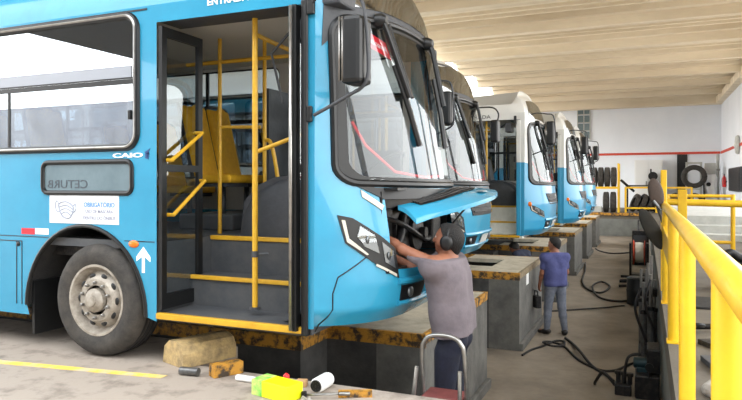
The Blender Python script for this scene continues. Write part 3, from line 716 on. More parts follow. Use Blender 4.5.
        part('emblem', fpatch(MB(), [(.0, 0), (.1, 0), (.1, .04), (0, .04)], 0) if False else MB().box(flap(.3, .72, .004)-Vector((.03, .09, 0)), flap(.3, .72, .004)+Vector((.03, .09, .01)), .003), M['steel'], fo)
        for u in (-.45, .5): part('hinge', MB().tube([fpt(u, 1.43, -.02), flap(u, .12, -.02)], .015, 8), M['dark'], fo)
        part('gas_strut', MB().tube([fpt(.68, 1.1, -.05), flap(.6, .6, -.03)], .010, 8), M['steel'], fo)
    else:
        part('grille', fpatch(MB(), [(-.70, 1.33), (.70, 1.33), (.60, 1.04), (-.60, 1.04)] if not old else [(-.7, 1.32), (.7, 1.32), (.6, 1.12), (-.6, 1.12)], .012, .02), M['dark'], r, 'dark grille')
        if kind == 2: part('yellow_strip', fpatch(MB(), [(.62, 1.30), (.72, 1.33), (.70, 1.08), (.62, 1.05)], .03, .02), M['worn'] if False else M['pole'], r, 'yellow strip beside the grille')
        g = MB()
        for z in (1.1, 1.17, 1.24): fline(g, [(-.58+1.16*i/10, z) for i in range(11)], .009, .018)
        part('grille_bar', g, M['black'], r)
        part('emblem', fpatch(MB(), [(-.12, 1.22), (.12, 1.22), (.12, 1.3), (-.12, 1.3)], .022, .01), M['steel'], r)
    # bumper mouldings
    bpm = MB(); fline(bpm, [(-.78+1.56*i/16, .76) for i in range(17)], .028, .006); fline(bpm, [(-.74+1.48*i/16, .58) for i in range(17)], .022, .006)
    part('bumper_moulding', bpm, paint, r)
    for sg in (-1, 1):
        part('bumper_slot', fpatch(MB(), [(sg*.72, .60), (sg*.40, .60), (sg*.40, .725), (sg*.74, .725)][::sg], .008, .012), M['black'], r)
        part('fog_lamp', MB().ell(fpt(sg*.62, .665, .01), (.02, .05, .045)), M['lens'], r)
    part('number_plate', fpatch(MB(), [(-.2, .61), (.2, .61), (.2, .735), (-.2, .735)], .03, .012), M['palegrey'], r)
    if near:
        s = MB(); fline(s, dens([(-1.165, .40), (-1.172, .7), (-1.15, .82), (-1.0, .965)], .06, False), .005, .002)
        part('panel_gap', s, M['black'], r)
    # mirrors
    ml = part('mirror', MB().box((-.31, -1.44, 2.22), (-.15, -1.22, 2.70), .035), M['black'], r)
    part('mirror_glass', MB().box((-.318, -1.42, 2.25), (-.312, -1.24, 2.67)), M['mirror'], ml)
    part('mirror_bead', MB().tube([(-.315, -1.43, 2.24), (-.315, -1.43, 2.69)], .008, 6).tube([(-.29, -1.436, 2.24), (-.29, -1.436, 2.69)], .006, 6), M['steel'], ml)
    part('mirror_arm', MB().tube(spline([(-.62, -1.26, 2.87), (-.5, -1.36, 2.88), (-.3, -1.42, 2.85), (-.16, -1.40, 2.80), (-.13, -1.36, 2.5), (-.14, -1.36, 2.24), (-.3, -1.35, 2.14), (-.60, -1.27, 2.03)], 6), .013, 8), M['dgrey'], ml)
    if kind == 2: ml.location.z = .13
    if old: ml.location = (.32, .05, .1)
    if kind == 2: mr_ = part('mirror', MB().box((-.18, 1.16, 2.26), (-.04, 1.38, 2.66), .03), M['black'], r)
    if kind == 2: part('mirror_arm', MB().tube(spline([fpt(1.0, 2.86, 0), (-.15, 1.18, 2.88), (-.06, 1.30, 2.78), (-.08, 1.30, 2.64)], 6), .014, 8), M['black'], mr_)
    # wheels and arches
    for cy_, s_ in ((-1.24, 1), (1.24, -1)):
        # outer faces look away from the bus: the profile runs inward
        wheel(r, -2.78, cy_, s_)
    for sgn in (-1, 1):
        ar = MB().tube([(-2.92+.71*math.cos(PI-q*PI/24), sgn*1.252, .40+.75*math.sin(PI-q*PI/24)) for q in range(25)], .018, 8)
        wa = part('wheel_arch', ar, M['black'], r)
        P = [(-2.92+.71*math.cos(PI-q*PI/24), .40+.75*math.sin(PI-q*PI/24)) for q in range(25)]
        part('arch_liner', MB().add([(x, sgn*1.25, z) for x, z in P]+[(x, sgn*.80, z) for x, z in P], [(i, i+1, 26+i, 25+i) for i in range(24)], True).add([(x, sgn*.80, z) for x, z in P], [tuple(range(25))]), M['rubber'], wa)
        part('mud_flap', MB().box((-3.60, sgn*1.22-.0, .12) if sgn < 0 else (-3.60, .86, .12), (-3.57, -.86, .62) if sgn < 0 else (-3.57, 1.22, .62)), M['black'], wa)
    ch = MB().box((-10.4, -.45, .42), (-.8, -.35, .62)).box((-10.4, .35, .42), (-.8, .45, .62)).box((-10.5, -1.1, .86), (-2.2, 1.1, .96)).box((-2.9, -.95, .42), (-2.66, .95, .56)).box((-1.9, -.3, .42), (-.9, .3, .95))
    part('chassis', ch, M['dark'], r)
    if near:
        # markings on the side
        part('position_lamp', MB().ell((-2.345, -1.252, 1.01), (.055, .02, .032)), M['orange'], r, 'orange side lamp')
        part('red_reflector', MB().box((-3.70, -1.254, 1.055), (-3.53, -1.25, 1.11)), M['redsign'], r, 'red reflector strip')
        part('white_reflector', MB().box((-3.52, -1.254, 1.058), (-3.35, -1.25, 1.113)), M['white'], r, 'white reflector strip')
        part('arrow', MB().extr([(-2.255, -1.253, .77), (-2.225, -1.253, .77), (-2.225, -1.253, .905), (-2.165, -1.253, .865), (-2.165, -1.253, .905), (-2.24, -1.253, .99), (-2.315, -1.253, .905), (-2.315, -1.253, .865), (-2.255, -1.253, .905)], (0, .003, 0)), M['logo'], r, 'white arrow pointing up')
        sg_ = part('mask_notice', MB().box((-3.335, -1.2545, 1.168), (-2.51, -1.25, 1.425)), M['sign'], r, 'white notice with a face mask drawing')
        mk = lambda P, rad, cl=False: MB().tube([(-3.13+x*.001, -1.256, 1.30+z*.001) for x, z in P], rad, 6, closed=cl)
        ic = mk(spline([(-85, 40), (0, 62), (85, 20), (80, -40), (40, -85), (-30, -75), (-70, -30)], 5, True), .005, True)
        for P in ([(-82, 12), (0, 30), (84, -5)], [(-75, -20), (0, 0), (80, -30)], [(-60, -50), (0, -30), (62, -62)], [(-85, 40), (-115, 70), (-130, 20), (-110, -25), (-70, -30)], [(85, 20), (115, 40), (120, -10), (80, -40)]):
            t = mk(spline([(a, b) for a, b in P], 4), .004); ic.add(t.v, t.f, True)
        part('mask_drawing', ic, M['signblue'], sg_, 'outline drawing of a face mask')
        for k, (tx, sz) in enumerate((('OBRIGATÓRIO', .058), ('USO DE MÁSCARA', .042), ('DENTRO DO ÔNIBUS', .042))):
            part('lettering', text_mb(tx, sz, lambda x, y_, z, k=k: (-2.735+x*.92, -1.2555-z, 1.335-k*.058+y_), .0008, bold=.0012 if k == 0 else .0004), M['signhead'] if k == 0 else M['signtext'], sg_)
        lg = part('maker_logo', text_mb('CAIO', .052, lambda x, y_, z: (-2.412+x*2.65, -1.253-z, 1.763+y_), .003, bold=.0016), M['logo'], r, 'white letters CAIO')
        bird = MB()
        for q in range(3): bird.extr([(-2.225+.0*q, -1.254, 1.79-q*.022), (-2.165-.012*q, -1.254, 1.82-q*.03), (-2.185, -1.254, 1.79-q*.03), (-2.17+.003*q, -1.254, 1.765-q*.02), (-2.215, -1.254, 1.775-q*.02)], (0, .003, 0))
        part('logo_symbol', bird, M['logoblue'], lg, 'dark blue logo symbol')
        part('lettering', text_mb('ENTRADA', .075, lambda x, y_, z: (-1.385+x*1.15, -1.254-z, 2.975+y_), .003, bold=.001), M['logo'], r, 'white letters ENTRADA')
    if old:
        part('lettering', text_mb('ENTRADA', .11, lambda x, y_, z: (-1.45+x*1.2, -1.254-z, 2.945+y_), .003), M['dgrey'], r, 'grey letters ENTRADA')
    return r
b1 = bus(-1.65, 5.45, 'nearest light blue city bus with its front door open and bonnet flap raised', 1)
b2 = bus(-2.35, 10.10, 'second light blue bus in the row, just behind the raised bonnet', 2)
b3 = bus(-1.87, 14.75, 'third bus in the row, pale upper body and open door, above the crouching man', 3)
b4 = copy_tree(b3); b4.location = (-1.60, 19.40, 0); tag(b4, 'fourth bus in the row, between the third bus and the farthest one', 'bus', 'buses parked over the pits')
b5 = copy_tree(b3); b5.location = (-1.62, 24.05, 0); tag(b5, 'farthest bus in the row, mostly hidden, nearest the tyre racks', 'bus', 'buses parked over the pits')
# ------------------------------------------------------------------ wheel stops by the nearest bus
cs = MB(); R = Matrix.Rotation(math.radians(42), 3, 'Z')
P = [(-.165, 0), (.165, 0), (.16, .11), (.12, .175), (.04, .205), (-.06, .20), (-.14, .14)]
d = Vector((.34, .94, 0)); sd = Vector((d.y, -d.x, 0)); o0 = Vector((-3.63, 4.26, .004))
cs.extr([o0+sd*a+Vector((0, 0, z)) for a, z in P], d*.52)
solo('wheel_stop', cs, M['wornlight'], 'rounded pale yellow concrete wheel stop in front of the bus wheel', 'wheel stop')
ob = MB(); o0 = Vector((-3.13, 4.12, .004)); d = Vector((.5, .86, 0)); sd = Vector((d.y, -d.x, 0))
ob.extr([o0+sd*a+Vector((0, 0, z)) for a, z in ((-.05, 0), (.05, 0), (.05, .095), (-.05, .095))], d*.25)
solo('pipe_end', MB().tube([(-3.40, 4.08, .035), (-3.24, 4.10, .035)], .032, 14), M['pipe'], 'short grey pipe end lying between the wheel stop and the orange beam', 'pipe')
solo('steel_beam', ob, M['worn'], 'short worn orange steel beam beside the wheel stop', 'beam')
# ------------------------------------------------------------------ tools on the deck
def onbox(name, lo, hi, rot, m, label, cat):
    c = Vector(((lo[0]+hi[0])/2, (lo[1]+hi[1])/2, (lo[2]+hi[2])/2))
    return MB().box(lo, hi, .006, Matrix.Rotation(rot, 3, 'Z'), c)
r = root('carton', (-2.40, 3.93, 0), 'bright yellow and green parts carton lying on the deck', 'carton')
R = Matrix.Rotation(math.radians(-12), 3, 'Z'); pv = Vector((-2.42, 3.93, .05))
part('carton_body', MB().box((-2.5, 3.86, .002), (-2.25, 4.02, .115), .004, R, pv), M['lime'], r)
part('printed_end', MB().box((-2.60, 3.859, .002), (-2.50, 4.021, .116), .003, R, pv), M['limegreen'], r, 'green printed end')
r = root('oil_filter', (-2.17, 4.20, 0), 'white oil filter can lying on its side by the deck edge', 'oil filter')
ax = Vector((.02, 1, 0)).normalized()
def along(p, ax, prof, n=24):
    mb = MB().lathe(prof, (0, 0, 0), 'x', n); q = Vector((1, 0, 0)).rotation_difference(ax)
    mb.v = [tuple(q @ Vector(v)+Vector(p)) for v in mb.v]; return mb
fo = Vector((-2.19, 4.10, .056))
part('can', along(fo, ax, [(.045, 0), (.054, .012), (.054, .17), (.048, .19), (.02, .2), (0, .2)]), M['white'], r)
part('end_plate', along(fo, ax, [(.0, -.004), (.044, -.004), (.046, .004)]), M['steel'], r, 'metal end plate')
part('gasket', along(fo, ax, [(.038, -.008), (.042, -.010), (.038, -.002)]), M['black'], r, 'black gasket ring')
hs = MB()
for q in range(8):
    a = 2*PI*q/8; n2 = Vector((-ax.y, ax.x, 0)); hs.ell(fo-ax*.005+n2*.027*math.cos(a)+Vector((0, 0, .027*math.sin(a))), (.004, .006, .006), None, 8, 6)
hs.ell(fo-ax*.005, (.006, .012, .012), None, 10, 6)
part('port', hs, M['black'], r, 'dark oil ports')
r = root('grease_tube', (-2.78, 4.13, 0), 'white tube with a black nozzle lying left of the yellow carton', 'tube')
bo = Vector((-2.90, 4.13, .026)); ax2 = Vector((1, -.02, 0)).normalized()
part('tube_body', along(bo, ax2, [(.02, 0), (.024, .006), (.024, .17), (.016, .19)]), M['white'], r)
part('nozzle', along(bo+ax2*.19, ax2, [(.016, 0), (.014, .05), (.007, .06), (.006, .11), (0, .11)]), M['black'], r, 'black nozzle')
r = root('screwdriver', (-2.52, 4.2, 0), 'small tool with a red cap standing behind the yellow carton', 'tool')
part('cap', MB().lathe([(.02, .0), (.026, .02), (.024, .07), (.01, .085), (0, .086)], (-2.50, 4.20, .0), 'z', 14), M['redp'], r)
part('shaft', along((-2.52, 4.2, .012), Vector((-1, -.1, 0)).normalized(), [(.008, 0), (.008, .14), (0, .14)], 10), M['dark'], r)
solo('wooden_block', MB().box((-2.41, 4.18, 0), (-2.33, 4.24, .05), .006, Matrix.Rotation(.3, 3, 'Z')), mat('wood', (196, 156, 112), .8, 0, (170, 130, 88), 20), 'small pale wooden block behind the oil filter', 'block')
r = root('ratchet_wrench', (-2.1, 4.1, 0), 'long steel ratchet wrench lying in front of the oil filter', 'wrench')
part('shaft', MB().tube([(-2.20, 3.97, .03), (-1.98, 4.07, .035)], .008, 8), M['steel'], r)
part('socket', MB().tube([(-2.215, 3.965, .0), (-2.215, 3.965, .05)], .02, 12), M['dark'], r, 'dark socket head')
part('grip', MB().tube([(-1.99, 4.066, .035), (-1.92, 4.10, .036)], .013, 8), M['steel'], r)
rg = MB(); N = 14; random.seed(3)
pv_ = []
for i in range(N+1):
    for j in range(N+1):
        u, v = i/N, j/N; e = min(u, v, 1-u, 1-v)*5
        pv_.append((-2.22+.16*u+.015*math.sin(9*v), 3.86+.075*v+.015*math.sin(8*u), .004+min(1, e)*(.022+.016*math.sin(13*u+3*v)*math.sin(7*v+5*u))))
rg.add(pv_, [(i*(N+1)+j, (i+1)*(N+1)+j, (i+1)*(N+1)+j+1, i*(N+1)+j+1) for i in range(N) for j in range(N)], True)
solo('rag', rg, M['cloth'], 'small crumpled pale rag right of the yellow carton', 'rag')
r = root('steel_angle', (-1.9, 4.16, 0), 'short rusty orange steel angle at the deck edge right of the oil filter', 'steel angle')
part('flange', MB().box((-2.02, 4.13, .0), (-1.78, 4.16, .05), 0, Matrix.Rotation(.45, 3, 'Z')), M['worn'], r)
part('web', MB().box((-2.02, 4.16, .0), (-1.78, 4.25, .012), 0, Matrix.Rotation(.45, 3, 'Z'), (-1.90, 4.145, .025)), M['worn'], r)
# ------------------------------------------------------------------ people
def V3(*a): return Vector(a)
def hand(prims, wr, d, nrm, side, s=1.0, curl=.5):
    """palm, four unequal bent fingers and a thumb; d: forearm direction, nrm: out of the palm, side: towards the thumb"""
    d = d.normalized(); nrm = (nrm-d*nrm.dot(d)).normalized(); t = d.cross(nrm)
    if t.dot(side) < 0: t = -t
    pe = wr+d*.085*s
    prims.append((wr, wr+d*.03*s, .024*s, .026*s, .02))
    for k in (-1, -.33, .33, 1): prims.append((wr+d*.02*s+t*k*.018*s, pe+t*k*.03*s, .015*s, .013*s, .012))
    for k, L in ((1, .9), (.33, 1.0), (-.33, .95), (-1, .75)):
        p = pe+t*k*.031*s; a = .25*curl
        for seg, r0, r1 in ((.042, .0105, .0098), (.028, .0098, .009), (.022, .009, .0078)):
            q = p+(d*math.cos(a)+nrm*math.sin(a))*seg*L*s
            prims.append((p, q, r0*s, r1*s, .004)); p = q; a += .75*curl
    p = wr+d*.028*s+t*.03*s; a1 = (d*.65+t*.72+nrm*.25).normalized(); q = p+a1*.042*s; prims.append((p, q, .0135*s, .0115*s, .008))
    a2 = (d*.88+t*.28+nrm*.4).normalized(); prims.append((q, q+a2*.034*s, .0115*s, .009*s, .005))
def person(name, label, J, mats, hair_cut=None, group=None, handed=None, muffs=False, s=1.0):
    J = {k: Vector(v) for k, v in J.items()}
    f = J['face'].normalized(); up = (J['head']-J['neck']).normalized()
    up = (up-f*up.dot(f)*.6).normalized(); lt = up.cross(f).normalized()            # lt: the person's left
    h = J['head']
    body = []
    A = lambda a, b, ra, rb, k=.03: body.append((a, b, ra*s, rb*s, k))
    # head
    A(h+up*.03-f*.015, h+up*.02-f*.03, .085, .088); A(h+up*.035+f*.02, h-up*.01+f*.03, .075, .068); A(h-up*.06+f*.045, h-up*.085+f*.062, .05, .034, .03)
    A(h+lt*.035-up*.02+f*.045, h-lt*.035-up*.02+f*.045, .045, .045)
    A(h+up*.012+f*.098, h-up*.026+f*.112, .010, .015, .012); A(h+lt*.03+up*.03+f*.082, h-lt*.03+up*.03+f*.082, .013, .013, .015)
    A(h+lt*.02-up*.062+f*.088, h-lt*.02-up*.062+f*.088, .009, .009, .01)
    for q in (1, -1): A(h+lt*q*.083+up*.012-f*.01, h+lt*q*.085-up*.025-f*.004, .017, .011, .008)
    A(J['neck']-up*.04, h-up*.05-f*.02, .062, .056, .03)
    # trunk
    def trunk(L, g):
        B = lambda a, b, ra, rb, k=.05: L.append((a, b, ra*s+g, rb*s+g, k))
        lat = (J['shL']-J['shR']).normalized(); hl = (J['hipL']-J['hipR']).normalized()
        c, p = J['chest'], J['pelvis']; mid = c.lerp(p, .55)
        for q in (.085, -.085): B(c+lat*q, mid+lat*q*.85, .108, .098, .06)
        for q in (.08, -.08): B(mid+lat*q*.8, p+hl*q, .098, .105, .06)
        for e in ('L', 'R'):
            B(c+(J['sh'+e]-c)*.3+(J['neck']-c)*.35, J['sh'+e], .085, .062, .05)
            B(J['neck']-up*.05, J['sh'+e], .055, .06, .05)
    def leg(L, g, e, full=True):
        B = lambda a, b, ra, rb, k=.03: L.append((a, b, ra*s+g, rb*s+g, k))
        B(J['hip'+e], J['kn'+e], .088, .056); kn, an = J['kn'+e], J['an'+e]
        B(kn, kn.lerp(an, .35), .055, .052); B(kn.lerp(an, .35), an, .052, .036)
    def arm(L, g, e, part_=1.0):
        B = lambda a, b, ra, rb, k=.02: L.append((a, b, ra*s+g, rb*s+g, k))
        sh, el = J['sh'+e], J['el'+e]; B(sh, sh.lerp(el, part_), .055, .055-.015*part_)
        if part_ == 1.0: B(el, el.lerp(J['wr'+e], .3), .040, .039); B(el.lerp(J['wr'+e], .3), J['wr'+e], .039, .026)
    trunk(body, 0)
    for e in ('L', 'R'):
        leg(body, 0, e); arm(body, 0, e)
        an = J['an'+e]; td = J['toe'+e].normalized(); A(an-Vector((0, 0, .03)), an-Vector((0, 0, .05))+td*.15, .036, .03)
        dd = (J['wr'+e]-J['el'+e]); hand(body, J['wr'+e], (J.get('hd'+e) or dd), J['palm'+e], J['thumb'+e], s, J['curl'+e].x)
    mb = sdf_mb(body, .0085, .03)
    lo = min(v[2] for v in mb.v)
    vs = np.array(mb.v); base = Vector((float(J['pelvis'].x), float(J['pelvis'].y), lo))
    o = bpy.data.objects.new(name, mb.mesh(name, base)); COL.objects.link(o); o.location = base; o.data.materials.append(M['skin'])
    tag(o, label, 'person', group)
    # clothes
    sh = []; trunk(sh, .016+(J['girth'].x if 'girth' in J else 0))
    for e in ('L', 'R'): arm(sh, .017, e, .62)
    dn = (J['pelvis']-J['chest']).normalized()
    hem = J['pelvis']+dn*J['hem'].x
    part('shirt', sdf_mb(sh, .012, .04, [(hem, dn), (J['neck']-up*.015, up)]), mats[0], o)
    tr = []
    hl = (J['hipL']-J['hipR']).normalized(); p = J['pelvis']
    for q in (.08, -.08): tr.append((p-dn*.03+hl*q, p+hl*q, .112*s, .118*s, .05))
    for e in ('L', 'R'): leg(tr, .017, e)
    part('trousers', sdf_mb(tr, .012, .04, [(p-dn*.07, -dn)]+[]), mats[1], o)
    for e in ('L', 'R'):
        an = J['an'+e]; td = J['toe'+e].normalized(); td.z = 0; z = Vector((0, 0, 1))
        part('shoe', sdf_mb([(an-z*.03-td*.03, an-z*.045+td*.06, .05, .045), (an-z*.05+td*.05, an-z*.058+td*.17, .042, .033), (an+z*.02, an-z*.03, .046, .05)], .009, .02, [(an-z*.088, -z)]), M['shoe'], o)
    hp = [(h+up*.035-f*.02, h+up*.02-f*.03, .098*s, .098*s, .03), (h+up*.045+f*.02, h+up*.03-f*.03, .086*s, .09*s, .03), (h-up*.03-f*.06, h-up*.06-f*.055, .052*s, .05*s, .03)]
    part('hair', sdf_mb(hp, .007, .02, [(h+f*.045+up*.04, (f*.8-up*.75)), (h-f*.0+up*-.005, (f*.75-up*.5))]), M['hair'], o)
    for q in (1, -1):
        part('eye', MB().ell(h+lt*q*.031+up*.012+f*.086, (.012, .012, .010), None, 10, 8), M['white'], o, 'white eyeball')
    if muffs:
        em = MB()
        for q in (1, -1): em.ell(h+lt*q*.105-up*.005-f*.01, (.052, .026, .062) if abs(lt.y) > .7 else (.026, .052, .062), None, 16, 10)
        em.tube([h+(lt*math.cos(a)+up*math.sin(a)*1.12)*.112-f*.015 for a in [PI*k/16 for k in range(17)]], .011, 8)
        part('ear_defenders', em, M['black'], o, 'black ear defenders')
    return o
Z = 1
w1 = person('person', 'man in grey T-shirt and black ear defenders reaching under the raised bonnet', dict(
    head=(-1.43, 4.88, 1.075), neck=(-1.42, 4.885, .965), face=(-.92, -.06, .2), chest=(-1.43, 4.89, .78), pelvis=(-1.385, 4.93, .30),
    shL=(-1.48, 4.69, .90), shR=(-1.48, 5.08, .90), elL=(-1.75, 4.70, 1.01), elR=(-1.74, 5.02, .80), wrL=(-2.01, 4.80, 1.13), wrR=(-2.0, 5.0, .94),
    palmL=(0, .3, -1), palmR=(0, -.5, -1), thumbL=(0, 1, .3), thumbR=(0, -1, .3), curlL=(.7, 0, 0), curlR=(.8, 0, 0),
    hipL=(-1.42, 4.83, .20), hipR=(-1.42, 5.03, .20), knL=(-1.45, 4.83, -.18), knR=(-1.42, 5.03, -.18), anL=(-1.42, 4.83, -.515), anR=(-1.40, 5.03, -.515),
    toeL=(-1, 0, 0), toeR=(-1, .1, 0), hem=(-.05, 0, 0), girth=(.04, 0, 0)), (M['shirt'], M['navy']), muffs=True)
# man in blue
fd = Vector((-.55, .83, 0)).normalized(); lf = Vector((-fd.y, fd.x, 0))
def rel(c, a, b, z): return tuple(Vector((c[0], c[1], -1.2))+fd*a+lf*b+Vector((0, 0, z)))
c2 = (-1.50, 11.95)
R_ = lambda a, b, z: rel(c2, a, b, z)
w2 = person('person', 'man in blue shirt and grey jeans standing with his back turned by the platform', dict(
    head=R_(.03, .0, 1.625), neck=R_(-.0, .0, 1.49), face=tuple(fd*.75+lf*.65+Vector((0, 0, -.12))), chest=R_(.0, 0, 1.28), pelvis=R_(-.02, 0, .94),
    shL=R_(.0, .185, 1.39), shR=R_(.0, -.185, 1.39), elL=R_(.02, .24, 1.11), elR=R_(.04, -.25, 1.11), wrL=R_(.12, .24, .89), wrR=R_(.22, -.20, .98),
    palmL=tuple(-lf), palmR=tuple(lf), thumbL=tuple(fd), thumbR=tuple(fd+Vector((0, 0, .5))), curlL=(1.1, 0, 0), curlR=(.8, 0, 0), hdL=(0, 0, -1) if False else tuple(Vector((0, 0, -1))+fd*.3),
    hipL=R_(-.02, .095, .88), hipR=R_(-.02, -.095, .88), knL=R_(.05, .11, .48), knR=R_(-.03, -.12, .48), anL=R_(.03, .14, .088), anR=R_(-.10, -.14, .088),
    toeL=tuple(fd+lf*.5), toeR=tuple(fd-lf*.35), hem=(.07, 0, 0), girth=(.018, 0, 0)), (M['shirtblue'], M['jeans']))
tb = root('tool_box', R_(.06, .27, .5), 'dark tool box carried in the hand of the man in blue', 'tool box')
c = Vector(R_(.13, .30, .60)); Rz = Matrix.Rotation(math.atan2(fd.y, fd.x), 3, 'Z')
part('case', MB().box(c-Vector((.11, .05, .13)), c+Vector((.11, .05, .09)), .015, Rz), M['dark'], tb)
hc = c+Vector((0, 0, .09))
part('handle', MB().tube([hc-fd*.07, hc-fd*.06+Vector((0, 0, .08)), hc+fd*.06+Vector((0, 0, .08)), hc+fd*.07], .011, 8), M['black'], tb)
# crouching man between the second and third platform
c3 = (-2.30, 14.1); fd = Vector((-.85, .45, 0)).normalized(); lf = Vector((-fd.y, fd.x, 0))
R_ = lambda a, b, z: rel(c3, a, b, z)
w3 = person('person', 'dark-haired man in navy shirt crouching in the pit below the third bus', dict(
    head=R_(.42, .0, 1.30), neck=R_(.32, .0, 1.24), face=tuple(fd*.9+Vector((0, 0, -.5))), chest=R_(.18, 0, 1.10), pelvis=R_(-.12, 0, .86),
    shL=R_(.22, .185, 1.18), shR=R_(.22, -.185, 1.18), elL=R_(.30, .24, .90), elR=R_(.12, -.30, .92), wrL=R_(.50, .18, .86), wrR=R_(.32, -.24, .78),
    palmL=(0, 0, -1), palmR=(0, 0, -1), thumbL=tuple(-lf), thumbR=tuple(lf), curlL=(.6, 0, 0), curlR=(.6, 0, 0),
    hipL=R_(-.12, .095, .80), hipR=R_(-.12, -.095, .80), knL=R_(.08, .12, .46), knR=R_(.06, -.12, .46), anL=R_(-.06, .12, .088), anR=R_(-.08, -.12, .088),
    toeL=tuple(fd), toeR=tuple(fd), hem=(.05, 0, 0)), (M['shirtnavy'], M['navy']))
# ------------------------------------------------------------------ step ladder
r = root('step_ladder', (-1.37, 4.75, -1.2), 'aluminium step ladder with a maroon top step behind the man in grey', 'step ladder')
L_ = MB().tube(spline([(-1.22, 4.72, -1.19), (-1.205, 4.62, -.3), (-1.215, 4.58, .22), (-1.245, 4.57, .345), (-1.32, 4.57, .39), (-1.45, 4.57, .39), (-1.52, 4.57, .345), (-1.545, 4.58, .22), (-1.535, 4.62, -.3), (-1.52, 4.72, -1.19)], 6), .017, 10)
part('handle_loop', L_, M['steel'], r, 'bright tubular loop')
for x, dx in ((-1.565, -.05), (-1.235, .02)):
    part('leg', MB().tube([(x, 4.52, .16), (x+dx, 4.42, -.5), (x+dx*1.6, 4.40, -1.2)], .016, 8), M['steel'], r)
    part('leg', MB().tube([(x-.0, 4.62, -.1), (x-.02, 5.12, -1.2)], .016, 8), M['steel'], r)
part('top_step', MB().box((-1.53, 4.50, -.09), (-1.23, 4.74, -.05), .01), M['maroon'], r, 'maroon top step')
part('step', MB().box((-1.55, 4.62, -.36), (-1.24, 4.76, -.33), .01), M['steel'], r)
part('step', MB().box((-1.60, 4.74, -.64), (-1.20, 5.10, -.605), .01), M['steel'], r)
# ------------------------------------------------------------------ hoses on the pit floor
def hose(pts, r_, label, m='hose'): return solo('hose', MB().tube(spline([(x, y_, z) for x, y_, z in pts], 8), r_, 8), M[m], label, 'hose')
g = -1.2
hose([(-1.78, 10.2, g+.02), (-1.70, 10.6, g+.02), (-1.55, 10.95, g+.02), (-1.42, 11.35, g+.02), (-1.28, 11.35, g+.025), (-1.25, 11.05, g+.03), (-1.42, 10.85, g+.055), (-1.58, 11.05, g+.055), (-1.45, 11.25, g+.02), (-1.22, 11.0, g+.02), (-.95, 10.3, g+.02), (-.62, 9.85, g+.02), (-.4, 9.9, g+.02), (-.2, 10.35, g+.02), (-.08, 10.5, g+.02)], .018, 'black hose coiled at the end of the second platform and running along the pit floor')
hose([(-1.28, 11.62, g+.022), (-1.12, 11.25, g+.022), (-.95, 10.65, g+.06), (-.72, 10.0, g+.022), (-.5, 9.6, g+.022), (-.4, 9.35, g+.022)], .022, 'thick black hose running from the feet of the man in blue toward the machinery')
hose([(-1.88, 23.0, g+.03), (-1.72, 21.0, g+.03), (-1.60, 18.6, g+.03), (-1.35, 17.2, g+.03), (-1.0, 16.8, g+.03), (-.85, 17.9, g+.03), (-1.1, 18.6, g+.04), (-1.25, 17.5, g+.07), (-1.0, 16.1, g+.03), (-.5, 15.75, g+.03), (.02, 16.5, g+.03)], .024, 'black hose curling in loops near the black drum')
hose([(-1.88, 13.9, g+.03), (-1.5, 14.2, g+.03), (-.9, 14.7, g+.03), (-.62, 15.0, g+.03), (-.42, 15.2, g+.03)], .016, 'thin black hose lying straight across the pit floor')
hose([(-1.9, 28.2, g+.03), (-1.66, 27.2, g+.03), (-1.2, 26.5, g+.03), (-.6, 27.0, g+.03), (.1, 28.4, g+.03)], .026, 'black hose across the far end of the pit floor')
# ------------------------------------------------------------------ yellow railing along the pit
r = root('guard_rail', (.25, 5.3, 0), 'thick yellow tubular guard rail along the pit edge', 'railing')
part('top_rail', MB().tube([(.25, 1.0, 1.22), (.25, 9.9, 1.22)], .052, 16), M['rail'], r)
for y_ in (2.39, 4.6, 6.8, 9.0):
    part('post', MB().tube([(.25, y_, -.12), (.25, y_, 1.2)], .050, 14), M['rail'], r)
    part('flange', MB().box((.19, y_-.09, 0), (.34, y_+.09, .015)), M['rail'], r)
part('side_plate', MB().box((.205, 6.9, .72), (.225, 9.6, .98)), M['rail'], r)
part('end_post', MB().box((.205, 9.98, 0), (.285, 10.06, 1.72), .01), M['rail'], r)
r = root('guard_rail', (2.3, 15.5, 0), 'yellow guard rail running across to the right wall', 'railing')
part('top_rail', MB().tube([(.3, 15.5, 1.13), (4.2, 15.5, 1.05)], .075, 12), M['rail'], r)
part('post', MB().box((.66, 15.42, 0), (.84, 15.58, 1.40), .01), M['rail'], r)
part('post', MB().tube([(4.1, 15.5, 0), (4.1, 15.5, 1.05)], .06, 12), M['rail'], r)
r = root('guard_rail', (1.2, 16.8, 0), 'open yellow rail frame standing behind the cross rail', 'railing')
for z in (1.24, .17): part('rail', MB().tube([(.5, 16.8, z), (1.83, 16.8, z)], .04, 10), M['rail'], r)
for x in (.5, 1.86): part('post', MB().tube([(x, 16.8, 0), (x, 16.8, 1.28)], .05, 10), M['rail'], r)
# oval pads hung from the rail end
r = root('rubber_pad', (.08, 9.1, .7), 'long dark oval pad slanting in front of the rail end', 'pad')
R = Matrix.Rotation(math.radians(-32), 3, 'Y') 
part('pad_body', MB().ell((.08, 9.0, .94), (.095, .035, .29), Matrix.Rotation(math.radians(-27), 3, 'Y'), 24, 14), M['pad'], r)
part('rod', MB().tube([(.10, 9.12, 1.30), (.25, 9.1, 1.1), (.36, 9.08, .88)], .02, 8), M['pipe'], r, 'pale rod')
part('clamp', MB().box((.18, 9.02, 1.12), (.32, 9.1, 1.2), .01), M['steel'], r)
r = root('rubber_pad', (.13, 9.5, 1.2), 'upright dark brown oval pad at the far end of the yellow rail', 'pad')
part('pad_body', MB().ell((.135, 9.45, 1.40), (.095, .035, .20), Matrix.Rotation(math.radians(-12), 3, 'Y'), 24, 14), M['padb'], r)
part('rod', MB().tube([(.14, 9.5, 1.25), (.22, 9.6, 1.0)], .018, 8), M['pipe'], r)
